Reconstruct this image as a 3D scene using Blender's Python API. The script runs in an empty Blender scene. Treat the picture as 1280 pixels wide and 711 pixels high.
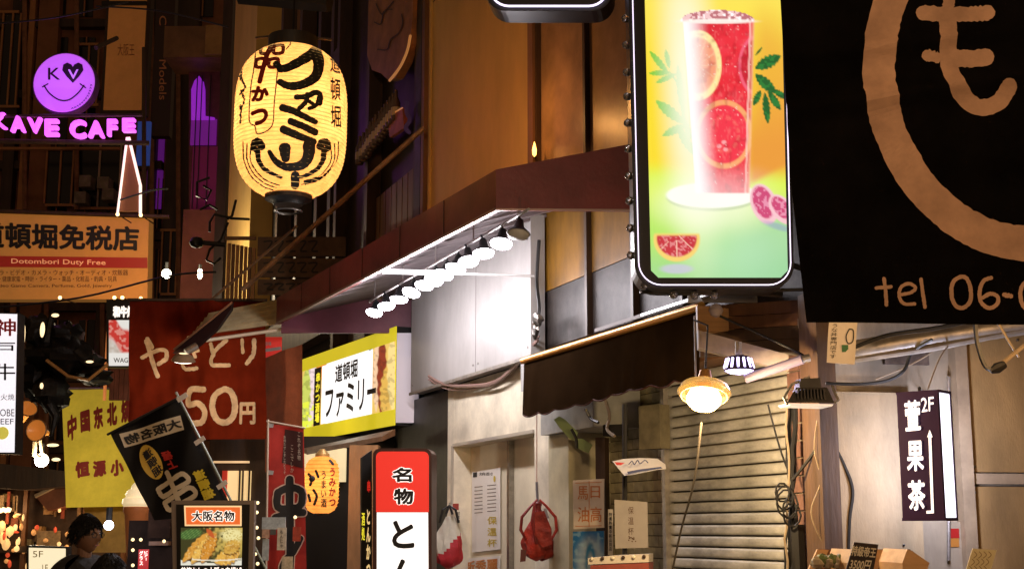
import bpy, math, random
import numpy as np
from mathutils import Vector
R = math.radians
random.seed(7)
sc = bpy.context.scene
COL = sc.collection

# ------------------------------------------------------------------ camera, world, exposure
FPX, PITCH, EYE = 1700.0, R(10.2), Vector((0, 0, 1.6))
cd = bpy.data.cameras.new('camera'); cam = bpy.data.objects.new('camera', cd); COL.objects.link(cam)
cam.location = EYE; cam.rotation_euler = (R(90) + PITCH, 0, 0)
cd.sensor_width = 36; cd.lens = FPX / 1280 * 36; cd.clip_start = .05; cd.clip_end = 600
sc.camera = cam
w = bpy.data.worlds.new('World'); sc.world = w; w.use_nodes = True
bg = w.node_tree.nodes['Background']
bg.inputs[0].default_value = (1.0, .55, .27, 1); bg.inputs[1].default_value = .10   # night sky lit by the city
sc.view_settings.view_transform = 'Standard'; sc.view_settings.look = 'None'
sc.view_settings.exposure = 0; sc.view_settings.gamma = 1
sc.cycles.use_denoising = True
sc.cycles.max_bounces = 6; sc.cycles.diffuse_bounces = 3; sc.cycles.glossy_bounces = 3
sc.cycles.sample_clamp_indirect = 4

# ------------------------------------------------------------------ geometry helpers
def ray(x, y):
    a = (x - 640) / FPX; b = -(y - 355.5) / FPX
    return Vector((a, math.cos(PITCH) - b * math.sin(PITCH), math.sin(PITCH) + b * math.cos(PITCH)))
def at(x, y, Y):
    d = ray(x, y); return EYE + d * (Y / d.y)
def atz(x, y, z):
    d = ray(x, y); return EYE + d * ((z - EYE.z) / d.z)

class Pl:
    """vertical plane; yaw 0 faces the camera, D runs to image right, N faces the viewer"""
    def __init__(s, A, yaw=0, disp=None, lean=0):
        s.A = Vector(A); s.yaw = R(yaw)
        s.D = Vector((math.cos(s.yaw), math.sin(s.yaw), 0)); s.N = Vector((s.D.y, -s.D.x, 0)); s.disp = disp
    def pt(s, x, y, off=0):
        d = ray(x, y); A = s.A + s.N * off
        p = EYE + d * ((A - EYE).dot(s.N) / d.dot(s.N))
        if s.disp:
            p = p + s.N * s.disp((p - s.A).dot(s.D), p.z)
        return p
    def uz(s, u, z, off=0):
        p = s.A + s.D * u + s.N * off; p.z = z; return p
    def u(s, x, y=600, off=0):
        return (s.pt(x, y, off) - s.A).dot(s.D)
    def z(s, x, y, off=0):
        return s.pt(x, y, off).z
def PA(x, y, Y, yaw=0, disp=None): return Pl(at(x, y, Y), yaw, disp)

class MB:
    def __init__(s): s.v = []; s.f = []; s.c = []
    def add(s, vs, fs):
        n = len(s.v); s.v += [Vector(v) for v in vs]; s.f += [tuple(i + n for i in f) for f in fs]; return s
    def hexa(s, a, b):      # two quads, same winding: a back, b front
        return s.add(list(a) + list(b), [(3,2,1,0),(4,5,6,7),(0,1,5,4),(1,2,6,5),(2,3,7,6),(3,0,4,7)])
    def box(s, pl, u0, u1, z0, z1, o0, o1):
        q = [(u0,z0),(u1,z0),(u1,z1),(u0,z1)]
        return s.hexa([pl.uz(u,z,o0) for u,z in q], [pl.uz(u,z,o1) for u,z in q])
    def rbox(s, pl, x0, y0, x1, y1, o0, o1):   # image rectangle on a plane, squared up
        ym = (y0+y1)/2; xm = (x0+x1)/2
        return s.box(pl, pl.u(x0,ym), pl.u(x1,ym), pl.z(xm,y1), pl.z(xm,y0), o0, o1)
    def prism(s, pl, pts, o0, o1):
        n = len(pts); a = [pl.pt(x,y,o1) for x,y in pts]
        d = pl.N * (o0 - o1) if isinstance(pl, Pl) else None
        b = [p + d for p in a] if d is not None else [pl.pt(x,y,o0) for x,y in pts]
        f = [tuple(range(n))[::-1], tuple(range(n, 2*n))]
        f += [(i, (i+1)%n, (i+1)%n+n, i+n) for i in range(n)]
        return s.add(a+b, f)
    def flat(s, pl, pts, off):
        return s.add([pl.pt(x,y,off) for x,y in pts], [tuple(range(len(pts)))])
    def tube(s, pts, r, n=6, cap=True):
        pts = [Vector(p) for p in pts]; rs = r if isinstance(r, (list,tuple)) else [r]*len(pts)
        base = len(s.v); up = None
        for i,p in enumerate(pts):
            t = (pts[min(i+1,len(pts)-1)] - pts[max(i-1,0)]).normalized()
            if up is None or abs(up.dot(t)) > .98:
                up = Vector((0,0,1)) if abs(t.z) < .9 else Vector((0,1,0))
            a = (up - t*up.dot(t)).normalized(); up = a; b = t.cross(a)
            for k in range(n):
                g = 2*math.pi*k/n; s.v.append(p + (a*math.cos(g)+b*math.sin(g))*rs[i])
        for i in range(len(pts)-1):
            for k in range(n):
                k2=(k+1)%n; s.f.append((base+i*n+k, base+i*n+k2, base+(i+1)*n+k2, base+(i+1)*n+k))
        if cap:
            s.f.append(tuple(base+k for k in range(n))[::-1]); e = base+(len(pts)-1)*n; s.f.append(tuple(e+k for k in range(n)))
        return s
    def lathe(s, c, prof, n=16, axis=None):   # prof: (radius, height) from c along axis
        c = Vector(c); ax = Vector(axis).normalized() if axis else Vector((0,0,1))
        q = Vector((1,0,0)) if abs(ax.x) < .9 else Vector((0,1,0))
        a = (q - ax*q.dot(ax)).normalized(); b = ax.cross(a); base = len(s.v)
        for r,h in prof:
            for k in range(n):
                g=2*math.pi*k/n; s.v.append(c + ax*h + (a*math.cos(g)+b*math.sin(g))*max(r,1e-4))
        for i in range(len(prof)-1):
            for k in range(n):
                k2=(k+1)%n; s.f.append((base+i*n+k, base+i*n+k2, base+(i+1)*n+k2, base+(i+1)*n+k))
        return s
    def blob(s, c, r, n=10, m=7, jit=0):
        r = Vector(r) if not isinstance(r,(int,float)) else Vector((r,r,r)); base=len(s.v); c=Vector(c)
        for i in range(m+1):
            th=math.pi*i/m
            for k in range(n):
                g=2*math.pi*k/n; j=1+random.uniform(-jit,jit)
                s.v.append(c+Vector((r.x*math.sin(th)*math.cos(g)*j, r.y*math.sin(th)*math.sin(g)*j, r.z*math.cos(th)*j)))
        for i in range(m):
            for k in range(n):
                k2=(k+1)%n; s.f.append((base+i*n+k, base+(i+1)*n+k, base+(i+1)*n+k2, base+i*n+k2))
        return s
    def grid(s, pl, q, nx, ny, off=0, thick=0, edge=None):
        """cloth through image quad TL,TR,BR,BL"""
        TL,TR,BR,BL=[Vector(p) for p in q]
        for side in ((0,-thick) if thick else (0,)):
            base=len(s.v)
            for j in range(ny+1):
                t=j/ny
                for i in range(nx+1):
                    a=i/nx; tt=t*(edge(a) if edge else 1)
                    p=(TL*(1-a)+TR*a)*(1-tt)+(BL*(1-a)+BR*a)*tt
                    s.v.append(pl.pt(p.x,p.y,off+side))
            for j in range(ny):
                for i in range(nx):
                    k=base+j*(nx+1)+i; f=(k,k+nx+1,k+nx+2,k+1)
                    s.f.append(f if side==0 else f[::-1])
        if thick:
            N=(nx+1)*(ny+1); b0=len(s.v)-2*N
            ring=[i for i in range(nx)]+[nx+j*(nx+1) for j in range(ny)]+[ny*(nx+1)+i for i in range(nx,0,-1)]+[j*(nx+1) for j in range(ny,0,-1)]
            for i in range(len(ring)):
                a,b=ring[i],ring[(i+1)%len(ring)]; s.f.append((b0+a,b0+b,b0+b+N,b0+a+N))
        return s
    def stroke(s, pl, pts, wd, off, ragged=0, taper=None, n=None):
        """brush stroke: smooth ribbon with round ends through image points"""
        P=[Vector(p) for p in pts]; C=[]
        m=n or 8
        for i in range(len(P)-1):
            p0=P[max(i-1,0)];p1=P[i];p2=P[i+1];p3=P[min(i+2,len(P)-1)]
            for k in range(m):
                t=k/m; C.append(.5*((2*p1)+(p2-p0)*t+(2*p0-5*p1+4*p2-p3)*t*t+(3*p1-p0-3*p2+p3)*t**3))
        C.append(P[-1]); n_=len(C); L=[];Rr=[]
        for i,c in enumerate(C):
            t=(C[min(i+1,n_-1)]-C[max(i-1,0)]).normalized(); nn=Vector((-t.y,t.x))
            f=i/(n_-1); h=wd/2*(taper(f) if taper else 1)
            L.append(c+nn*(h+random.uniform(-ragged,ragged))); Rr.append(c-nn*(h+random.uniform(-ragged,ragged)))
        base=len(s.v)
        W=5 if wd>5 else 2
        for l,r_ in zip(L,Rr):
            for q in range(W): e=l.lerp(r_,q/(W-1)); s.v.append(pl.pt(e.x,e.y,off))
        for i in range(n_-1):
            for q in range(W-1): k=base+W*i+q; s.f.append((k,k+W,k+W+1,k+1))
        for (c,e,sgn) in ((C[0],(C[0]-C[1]).normalized(),0),(C[-1],(C[-1]-C[-2]).normalized(),1)):
            h=wd/2*(taper(sgn) if taper else 1)
            if h<.4: continue
            nn=Vector((-e.y,e.x)); b=len(s.v)
            for k in range(9):
                g=math.pi*(k-1)/6 if 0<k<8 else (0 if k==0 else math.pi); q=c+nn*h*math.cos(g)*.97+e*(h*.8*math.sin(g)+random.uniform(0,ragged)-(h*.3 if k in (0,8) else 0)); s.v.append(pl.pt(q.x,q.y,off+.0005))
            q=c-e*h*.1; s.v.append(pl.pt(q.x,q.y,off+.0005))
            for k in range(8): s.f.append((b+9,b+k,b+k+1))
        return s

def mk(name, mb, mat, parent=None, label=None, cat=None, group=None, kind=None, smooth=False, origin=None):
    me = bpy.data.meshes.new(name); V = mb.v
    if parent is not None: org = ORG[parent.name]
    elif origin is not None: org = Vector(origin)
    else:
        lo=[min(v[i] for v in V) for i in range(3)]; hi=[max(v[i] for v in V) for i in range(3)]
        org = Vector(((lo[0]+hi[0])/2,(lo[1]+hi[1])/2,lo[2]))
    me.from_pydata([tuple(v-org) for v in V], [], mb.f); me.update()
    if smooth:
        me.shade_smooth()
        try: me.set_sharp_from_angle(angle=R(40))
        except Exception: pass
    me.materials.append(mat)
    o = bpy.data.objects.new(name, me); COL.objects.link(o)
    if parent is not None: o.parent = parent
    else: o.location = org
    ORG[o.name] = org
    prop(o,label,cat,group,kind); return o
ORG = {}
def prop(o,label=None,cat=None,group=None,kind=None):
    if label: o['label']=label
    if cat: o['category']=cat
    if group: o['group']=group
    if kind: o['kind']=kind
    return o
def thing(name, loc, label=None, cat=None, group=None, kind=None):
    o = bpy.data.objects.new(name, None); COL.objects.link(o); o.location = loc; o.empty_display_size=.1
    ORG[o.name]=Vector(loc); return prop(o,label,cat,group,kind)
def copy_tree(o, parent=None, loc=None):
    c=o.copy(); COL.objects.link(c)
    if parent is not None: c.parent=parent
    if loc is not None: c.location=loc
    for ch in list(o.children): copy_tree(ch,c)
    return c
def lamp(name, kind, loc, energy, color, parent=None, size=.05, target=None, spot=None):
    l=bpy.data.lights.new(name,kind); l.energy=energy; l.color=color
    if kind=='AREA': l.shape='DISK'; l.size=size
    else: l.shadow_soft_size=size
    if spot: l.spot_size=R(spot); l.spot_blend=.6
    o=bpy.data.objects.new(name,l); COL.objects.link(o)
    org=ORG[parent.name] if parent else Vector((0,0,0)); o.location=Vector(loc)-org
    if parent: o.parent=parent
    if target is not None: o.rotation_euler=(Vector(target)-Vector(loc)).to_track_quat('-Z','Y').to_euler()
    return o

# ------------------------------------------------------------------ text
_tc={}
def glyph(ch, bold):
    k=(ch,bold)
    if k in _tc: return _tc[k]
    c=bpy.data.curves.new('t','FONT'); c.body=ch; c.size=1; c.resolution_u=3
    o=bpy.data.objects.new('t',c); COL.objects.link(o)
    me=o.to_mesh()
    v=[(p.co.x,p.co.y) for p in me.vertices]; f=[tuple(p.vertices) for p in me.polygons]
    o.to_mesh_clear(); bpy.data.objects.remove(o); bpy.data.curves.remove(c)
    _tc[k]=(v,f); return _tc[k]
def run(body, bold=0, vertical=False, pitch=1.02):
    V=[];Fc=[]
    if not vertical:
        v,f=glyph(body,bold); V=list(v); Fc=list(f)
    else:
        for i,ch in enumerate(body):
            v,f=glyph(ch,bold)
            if not v: continue
            if ch in 'ー-': v=[(.5+(y-.35),.35-(x-.5)) for x,y in v]
            else:
                cx=(min(a for a,b in v)+max(a for a,b in v))/2; v=[(x-cx+.5,y) for x,y in v]
            n=len(V); V+=[(x,y-i*pitch) for x,y in v]; Fc+=[tuple(j+n for j in q) for q in f]
    if not V: return [],[]
    x0=min(a for a,b in V);x1=max(a for a,b in V);y0=min(b for a,b in V);y1=max(b for a,b in V)
    V=[((x-x0)/(x1-x0+1e-9),(y1-y)/(y1-y0+1e-9)) for x,y in V]
    return V,Fc
def text(mb, surf, body, q, off=.003, bold=.015, vertical=False, mirror=False, sub=0, thick=0, pitch=1.02):
    """lettering fitted into image quad TL,TR,BR,BL (or x0,y0,x1,y1)"""
    if len(q)==4 and not isinstance(q[0],(tuple,list)):
        x0,y0,x1,y1=q; q=((x0,y0),(x1,y0),(x1,y1),(x0,y1))
    TL,TR,BR,BL=[Vector(p) for p in q]
    V,Fc=run(body,0,vertical,pitch)
    if bold>0:      # heavier strokes: a few slightly shifted copies, each a hair proud of the last
        n_em=len(body); bx=bold/(1 if vertical else n_em); by=bold/(n_em*pitch if vertical else 1)
        V0,F0=list(V),list(Fc); V=[];Fc=[]; lay=[]
        sh=[(0,0),(-1,0),(1,0),(0,1),(0,-1),(-.7,-.7),(.7,.7),(-.7,.7),(.7,-.7)] if bold>=.03 else [(-1,0),(1,0),(0,.8),(0,-.8)]
        for k,(sx,sy) in enumerate(sh):
            n=len(V); V+=[((x+sx*bx)/(1+2*bx)+bx/(1+2*bx)*1,(y+sy*by)/(1+2*by)+by/(1+2*by)) for x,y in V0]; Fc+=[tuple(j+n for j in q) for q in F0]; lay+=[k]*len(V0)
    else: lay=[0]*len(V)
    if sub:
        asp=max((TR-TL).length,1)/max((BL-TL).length,1)
        tr=[]
        for f in Fc:
            for i in range(1,len(f)-1): tr.append((f[0],f[i],f[i+1]))
        V=list(V); mid={}
        def ln(a,b): return math.hypot((V[a][0]-V[b][0])*asp,V[a][1]-V[b][1])
        out=[];st=tr
        while st:
            t=st.pop(); e=[(ln(t[0],t[1]),0),(ln(t[1],t[2]),1),(ln(t[2],t[0]),2)]; m=max(e)
            if m[0]<=sub: out.append(t); continue
            i=m[1]; a,b,c=t[i],t[(i+1)%3],t[(i+2)%3]; k=(min(a,b),max(a,b))
            if k not in mid: mid[k]=len(V); lay.append(lay[a]); V.append(((V[a][0]+V[b][0])/2,(V[a][1]+V[b][1])/2))
            st.append((a,mid[k],c)); st.append((mid[k],b,c))
        Fc=out
    LE=.0004*max(1,(surf.pt(TL.x,TL.y)-EYE).length/10)
    def m(s,t,l=0):
        if mirror: s=1-s
        p=(TL*(1-s)+TR*s)*(1-t)+(BL*(1-s)+BR*s)*t; return surf.pt(p.x,p.y,off+l*LE)
    base=len(mb.v)
    W=[m(V[i][0],V[i][1],lay[i]) for i in range(len(V))]
    mb.add(W,Fc)
    if thick:
        N=surf.N*thick; nb=len(mb.v); mb.v+=[v-N for v in W]
        from collections import Counter
        ec=Counter()
        for f in Fc:
            for i in range(len(f)): ec[tuple(sorted((f[i],f[(i+1)%len(f)])))]+=1
        for (a,b),k in ec.items():
            if k==1: mb.f.append((base+a,base+b,nb+b,nb+a))
    return mb

# ------------------------------------------------------------------ materials
def hx(h):
    h=h.lstrip('#'); c=[int(h[i:i+2],16)/255 for i in (0,2,4)]
    return tuple(x/12.92 if x<=.04045 else ((x+.055)/1.055)**2.4 for x in c)
MATS={}
def mat(name, col, rough=.6, metal=0, noise=0, nscale=6, bump=0, bscale=30, emit=0, ecol=None, spec=None, stretch=None, col2=None, trans=0, coat=0):
    if name in MATS: return MATS[name]
    m=bpy.data.materials.new(name); m.use_nodes=True; nt=m.node_tree; b=nt.nodes['Principled BSDF']
    if isinstance(col,str): col=hx(col)
    b.inputs['Base Color'].default_value=(*col,1); b.inputs['Roughness'].default_value=rough; b.inputs['Metallic'].default_value=metal
    if spec is not None: b.inputs['Specular IOR Level'].default_value=spec
    if coat: b.inputs['Coat Weight'].default_value=coat
    if trans: b.inputs['Transmission Weight'].default_value=trans
    if emit:
        e=ecol or col; e=hx(e) if isinstance(e,str) else e
        b.inputs['Emission Color'].default_value=(*e,1); b.inputs['Emission Strength'].default_value=emit
    if noise or bump:
        tc=nt.nodes.new('ShaderNodeTexCoord'); mp=nt.nodes.new('ShaderNodeMapping'); nt.links.new(tc.outputs['Object'],mp.inputs[0])
        if stretch: mp.inputs['Scale'].default_value=stretch
    if noise:
        n=nt.nodes.new('ShaderNodeTexNoise'); n.inputs['Scale'].default_value=nscale; n.inputs['Detail'].default_value=7; n.inputs['Roughness'].default_value=.65
        nt.links.new(mp.outputs[0],n.inputs['Vector'])
        rp=nt.nodes.new('ShaderNodeValToRGB'); rp.color_ramp.elements[0].position=.35; rp.color_ramp.elements[1].position=.66
        c2=col2 if col2 is not None else tuple(x*(1-noise) for x in col)
        if isinstance(c2,str): c2=hx(c2)
        rp.color_ramp.elements[0].color=(*c2,1); rp.color_ramp.elements[1].color=(*[min(1,x*(1+noise*.25)) for x in col],1)
        nt.links.new(n.outputs['Fac'],rp.inputs[0]); nt.links.new(rp.outputs[0],b.inputs['Base Color'])
        if emit and ecol is None: nt.links.new(rp.outputs[0],b.inputs['Emission Color'])
        mr=nt.nodes.new('ShaderNodeMapRange'); mr.inputs[3].default_value=min(1,rough*1.25); mr.inputs[4].default_value=rough*.8
        nt.links.new(n.outputs['Fac'],mr.inputs[0]); nt.links.new(mr.outputs[0],b.inputs['Roughness'])
    if bump:
        n2=nt.nodes.new('ShaderNodeTexNoise'); n2.inputs['Scale'].default_value=bscale; n2.inputs['Detail'].default_value=5
        nt.links.new(mp.outputs[0],n2.inputs['Vector'])
        bp=nt.nodes.new('ShaderNodeBump'); bp.inputs['Strength'].default_value=bump; bp.inputs['Distance'].default_value=.02
        nt.links.new(n2.outputs['Fac'],bp.inputs['Height']); nt.links.new(bp.outputs[0],b.inputs['Normal'])
    MATS[name]=m; return m
def mat_print(name, strength=1.0, rough=.4):
    """backlit print: colours come from the mesh's own colour layer"""
    if name in MATS: return MATS[name]
    m=bpy.data.materials.new(name); m.use_nodes=True; nt=m.node_tree; b=nt.nodes['Principled BSDF']
    a=nt.nodes.new('ShaderNodeAttribute'); a.attribute_name='Print'
    b.inputs['Roughness'].default_value=rough
    if strength:
        b.inputs['Base Color'].default_value=(.03,.03,.03,1)
        nt.links.new(a.outputs['Color'],b.inputs['Emission Color']); b.inputs['Emission Strength'].default_value=strength
    else: nt.links.new(a.outputs['Color'],b.inputs['Base Color'])
    MATS[name]=m; return m
def mat_paper(name, col, emit, tr=.9):
    m=bpy.data.materials.new(name); m.use_nodes=True; nt=m.node_tree; nt.nodes.remove(nt.nodes['Principled BSDF']); out=nt.nodes['Material Output']
    d=nt.nodes.new('ShaderNodeBsdfDiffuse'); t=nt.nodes.new('ShaderNodeBsdfTranslucent'); e=nt.nodes.new('ShaderNodeEmission')
    d.inputs[0].default_value=(*col,1); t.inputs[0].default_value=(*col,1); e.inputs[0].default_value=(*col,1); e.inputs[1].default_value=emit
    n=nt.nodes.new('ShaderNodeTexNoise'); n.inputs['Scale'].default_value=9; n.inputs['Detail'].default_value=6
    tc=nt.nodes.new('ShaderNodeTexCoord'); nt.links.new(tc.outputs['Object'],n.inputs['Vector'])
    rp=nt.nodes.new('ShaderNodeValToRGB'); rp.color_ramp.elements[0].color=(col[0]*.8,col[1]*.72,col[2]*.6,1); rp.color_ramp.elements[1].color=(*col,1)
    rp.color_ramp.elements[0].position=.3; rp.color_ramp.elements[1].position=.6
    nt.links.new(n.outputs['Fac'],rp.inputs[0])
    for k in (d,t,e): nt.links.new(rp.outputs[0],k.inputs[0])
    mx=nt.nodes.new('ShaderNodeMixShader'); mx.inputs[0].default_value=tr; nt.links.new(d.outputs[0],mx.inputs[1]); nt.links.new(t.outputs[0],mx.inputs[2])
    ad=nt.nodes.new('ShaderNodeAddShader'); nt.links.new(mx.outputs[0],ad.inputs[0]); nt.links.new(e.outputs[0],ad.inputs[1]); nt.links.new(ad.outputs[0],out.inputs[0])
    MATS[name]=m; return m

# painting helpers on numpy arrays of image coordinates
def vnoise(x,y,s,seed=0):
    x=x/s; y=y/s; xi=np.floor(x).astype(int); yi=np.floor(y).astype(int); fx=x-xi; fy=y-yi
    fx=fx*fx*(3-2*fx); fy=fy*fy*(3-2*fy)
    def h(a,b):
        n=(a*374761393+b*668265263+seed*1442695)&0x7fffffff; n=((n^(n>>13))*1274126177)&0x7fffffff; return (n&0xffff)/65535
    return (h(xi,yi)*(1-fx)+h(xi+1,yi)*fx)*(1-fy)+(h(xi,yi+1)*(1-fx)+h(xi+1,yi+1)*fx)*fy
def ss(a,b,x): t=np.clip((x-a)/(b-a),0,1); return t*t*(3-2*t)
def mixc(C,col,m):
    col=np.array(hx(col) if isinstance(col,str) else col); return C*(1-m[:,None])+col*m[:,None]
def ell(x,y,cx,cy,rx,ry,rot=0,soft=.06):
    c,s=math.cos(rot),math.sin(rot); u=((x-cx)*c+(y-cy)*s)/rx; v=(-(x-cx)*s+(y-cy)*c)/ry
    return 1-ss(1-soft,1+soft,np.sqrt(u*u+v*v))
def leaf(x,y,x0,y0,x1,y1,wd):
    L=math.hypot(x1-x0,y1-y0); c,s=(x1-x0)/L,(y1-y0)/L; u=((x-x0)*c+(y-y0)*s)/L; v=-(x-x0)*s+(y-y0)*c
    h=wd*np.clip(4*u*(1-u),0,1)**.8*(1+.12*np.sin(u*40)); return (1-ss(-.6,.6,np.abs(v)-h))*((u>0)&(u<1))
def print_grid(name, pl, q, nx, ny, painter, material, parent, off=.004):
    mb=MB().grid(pl,q,nx,ny,off)
    TL,TR,BR,BL=[np.array(p,float) for p in q]
    a,t=np.meshgrid(np.arange(nx+1)/nx,np.arange(ny+1)/ny); a=a.ravel(); t=t.ravel()
    P=(TL[None]*(1-a)[:,None]+TR[None]*a[:,None])*(1-t)[:,None]+(BL[None]*(1-a)[:,None]+BR[None]*a[:,None])*t[:,None]
    C=painter(P[:,0],P[:,1],a,t)
    o=mk(name,mb,material,parent); at_=o.data.color_attributes.new('Print','FLOAT_COLOR','POINT')
    at_.data.foreach_set('color',np.concatenate([np.clip(C,0,4),np.ones((len(C),1))],1).astype(np.float32).ravel()); return o

# common materials
M_white=mat('white_panel',(.40,.385,.37),.5,noise=.12,nscale=3,bump=.05)
M_cream=mat('cream_wall',(.84,.76,.58),.55,noise=.3,nscale=2.5,bump=.08)
M_black=mat('black_paint',(.012,.011,.010),.45,noise=.3)
M_blackmetal=mat('black_metal',(.02,.02,.022),.35,metal=.6)
M_steel=mat('brushed_steel',(.35,.33,.30),.35,metal=.9,noise=.3,nscale=12)
M_gal=mat('galvanised_pipe',(.42,.38,.33),.4,metal=.6,noise=.35,nscale=9)
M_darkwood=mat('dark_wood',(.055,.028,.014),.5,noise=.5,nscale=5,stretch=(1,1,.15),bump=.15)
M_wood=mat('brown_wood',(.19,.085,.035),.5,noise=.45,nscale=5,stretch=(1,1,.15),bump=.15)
M_ink=mat('black_ink',(.010,.009,.009),.6)
M_red=mat('red_print',(.42,.015,.012),.5)
M_cable=mat('black_cable',(.012,.012,.012),.5)
M_cablew=mat('pale_cable',(.26,.20,.13),.5)

exec_later=[]
# ------------------------------------------------------------------ the ground
g=MB(); g.add([(-300,-200,0),(300,-200,0),(300,500,0),(-300,500,0)],[(0,1,2,3)])
mk('ground',g,mat('asphalt',(.05,.048,.045),.7,noise=.4,nscale=20,bump=.3),kind='structure',origin=(0,0,0))
Fac=Pl(at(985,600,8.0),-68.8)          # the row of shop fronts on the right of the street
U=lambda x,off=0: Fac.u(x,600,off)
g=MB().box(Fac,-40,12,0,.12,-.4,1.5); mk('pavement',g,mat('pavement_slab',(.16,.15,.14),.75,noise=.35,nscale=14,bump=.2),kind='structure')
g=MB().box(Fac,-40,12,0,.125,1.503,1.64); mk('kerb',g,mat('kerb_stone',(.25,.24,.22),.75,noise=.3),kind='structure')
g=MB().box(Fac,-40,12,0,.004,1.65,6.5); mk('road',g,mat('road_tiles',(.11,.10,.09),.55,noise=.4,nscale=9,bump=.2),kind='structure')

# ------------------------------------------------------------------ near shop building
uR=U(985); uS=U(820); uT=U(715); uP=U(690); uDr=U(668); uDl=U(567); uL=U(560); uE=U(530)
M_int=mat('dark_interior',(.02,.015,.012),.8)
shop=thing('shop_building',Fac.uz((uR+uE)/2,0,0),'cream and brown shop building with a closed roller shutter and a cream doorway','building')
m=MB()
m.box(Fac,uE,uR+.4,0,9.5,-6,-.62)
mk('wall_core',m,M_int,shop)
m=MB()
zsoff=3.90
m.box(Fac,uDr+.003,uP,0,3.02,-.62,0)                 # right of the doorway
m.box(Fac,uL-.02,uDl,0,3.02,-.62,0)                     # left jamb
m.box(Fac,uDl,uDr,2.41,3.02,-.62,-.002)                  # over the doorway
mk('wall',m,M_cream,shop)
m=MB().box(Fac,uP,uT,0,2.36,-.62,.03); mk('pillar',m,mat('cream_pillar',(.60,.54,.35),.6,noise=.25,nscale=3),shop)
m=MB().box(Fac,uP+.004,U(757),2.363,2.75,-.3,.10); mk('header_box',m,mat('grey_header',(.45,.44,.40),.5,noise=.25,nscale=5),shop)
# doorway: back panels, sliding door rail, frame
m=MB().box(Fac,uDl,uDr,0,2.41,-.60,-.18); mk('door_panel',m,mat('door_cream',(.80,.72,.52),.45,noise=.15,nscale=2),shop)
dm=U(640,-.17)
m=MB().box(Fac,dm-.03,dm+.03,0,2.405,-.178,-.13); mk('door_frame',m,M_steel,shop)
m=MB().box(Fac,uDl-.03,uDl,0,2.42,.002,.02).box(Fac,uDl,uDr,2.41,2.44,.002,.015); mk('door_trim',m,mat('aluminium_trim',(.5,.46,.40),.4,metal=.5),shop)
# fascia box of white panels over the doorway
fz=Fac.z(600,473,.28)
fe=U(664,.13)
m=MB().box(Fac,uE-.1,fe,3.03,4.26,.0,.13)
fasc=mk('fascia_box',m,mat('fascia_white',(.40,.385,.37),.45,noise=.3,nscale=1.6,stretch=(1,1,.45),bump=.05,bscale=2.5,col2=(.31,.295,.28)),shop)
for f_ in (.60,):
    uu=uE-.1+(fe-uE+.1)*f_; mk('panel_joint',MB().box(Fac,uu-.004,uu+.004,3.05,4.25,.1301,.1325),mat('joint_grey',(.16,.14,.13),.7),fasc)
for f_ in (.02,.58,.62,.98):
    for zz in (3.12,4.05):
        uu=uE-.1+(fe-uE+.1)*f_; mk('screw',MB().lathe(Fac.uz(uu,zz,.131),[(0,.006),(.010,.004),(.012,0)],8,Fac.N),M_steel,fasc)
m=MB().box(Fac,uE-.115,fe+.012,3.015,3.045,.131,.145); mk('trim',m,M_gal,fasc)
# tall brown panel above
pu0=U(530);pu1=U(667)
M_amber=mat('amber_panel',(.66,.41,.11),.55,noise=.22,nscale=1.1,bump=.03,bscale=3,stretch=(1,1,.4))
m=MB().box(Fac,pu0,pu1,zsoff+.25,9.5,-.62,0); mk('wall_panel',m,M_amber,shop)
mk('trim_strip',MB().box(Fac,pu0+.10,pu0+.13,zsoff+.26,9.5,.001,.025),M_amber,shop)
for zz in (7.4,): mk('panel_joint',MB().box(Fac,pu0+.14,pu1-.004,zz-.006,zz+.006,.001,.004),M_darkwood,shop)
mk('panel_trim',MB().box(Fac,pu0-.10,pu0-.003,zsoff,9.5,-.3,.05),M_wood,shop); mk('panel_trim',MB().box(Fac,pu1+.003,pu1+.12,zsoff,9.5,-.3,.05),M_wood,shop)
# glazing of the first floor
M_glassb=mat('smoked_brown_glass',(.40,.24,.13),.35,noise=.5,nscale=1.6,bump=.15,bscale=2.2)
M_glassd=mat('dark_grey_glass',(.040,.031,.026),.5,noise=.6,nscale=3,bump=.3,bscale=5,spec=.25)
M_glassa=mat('amber_glass',(.22,.10,.008),.45,noise=.6,nscale=3,spec=.3,stretch=(1,1,.3))
gx=[pu1+.13,U(738),U(797),U(860),uR+.35]
for i in range(4):
    a,b=gx[i]+.025,gx[i+1]-.025
    mk('window_pane',MB().box(Fac,a,b,4.37,9.5,-.3,-.02),M_glassb,shop)
    mk('window_pane',MB().box(Fac,a,b,3.60,4.36,-.3,-.02),M_glassa,shop)
    mk('window_pane',MB().box(Fac,a,b,2.80,3.595,-.3,-.025),M_glassd,shop)
for u in gx: mk('mullion',MB().box(Fac,u-.022,u+.022,2.80,9.5,-.3,.025),M_darkwood,shop)
mk('window_ledge',MB().box(Fac,gx[0]+.03,gx[-1],2.74,2.795,-.3,.05),M_gal,shop)
# white corner post with cable between fascia and glass
mk('corner_post',MB().box(Fac,pu1+.01,pu1+.10,2.76,4.26,.055,.12),M_white,shop)
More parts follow.
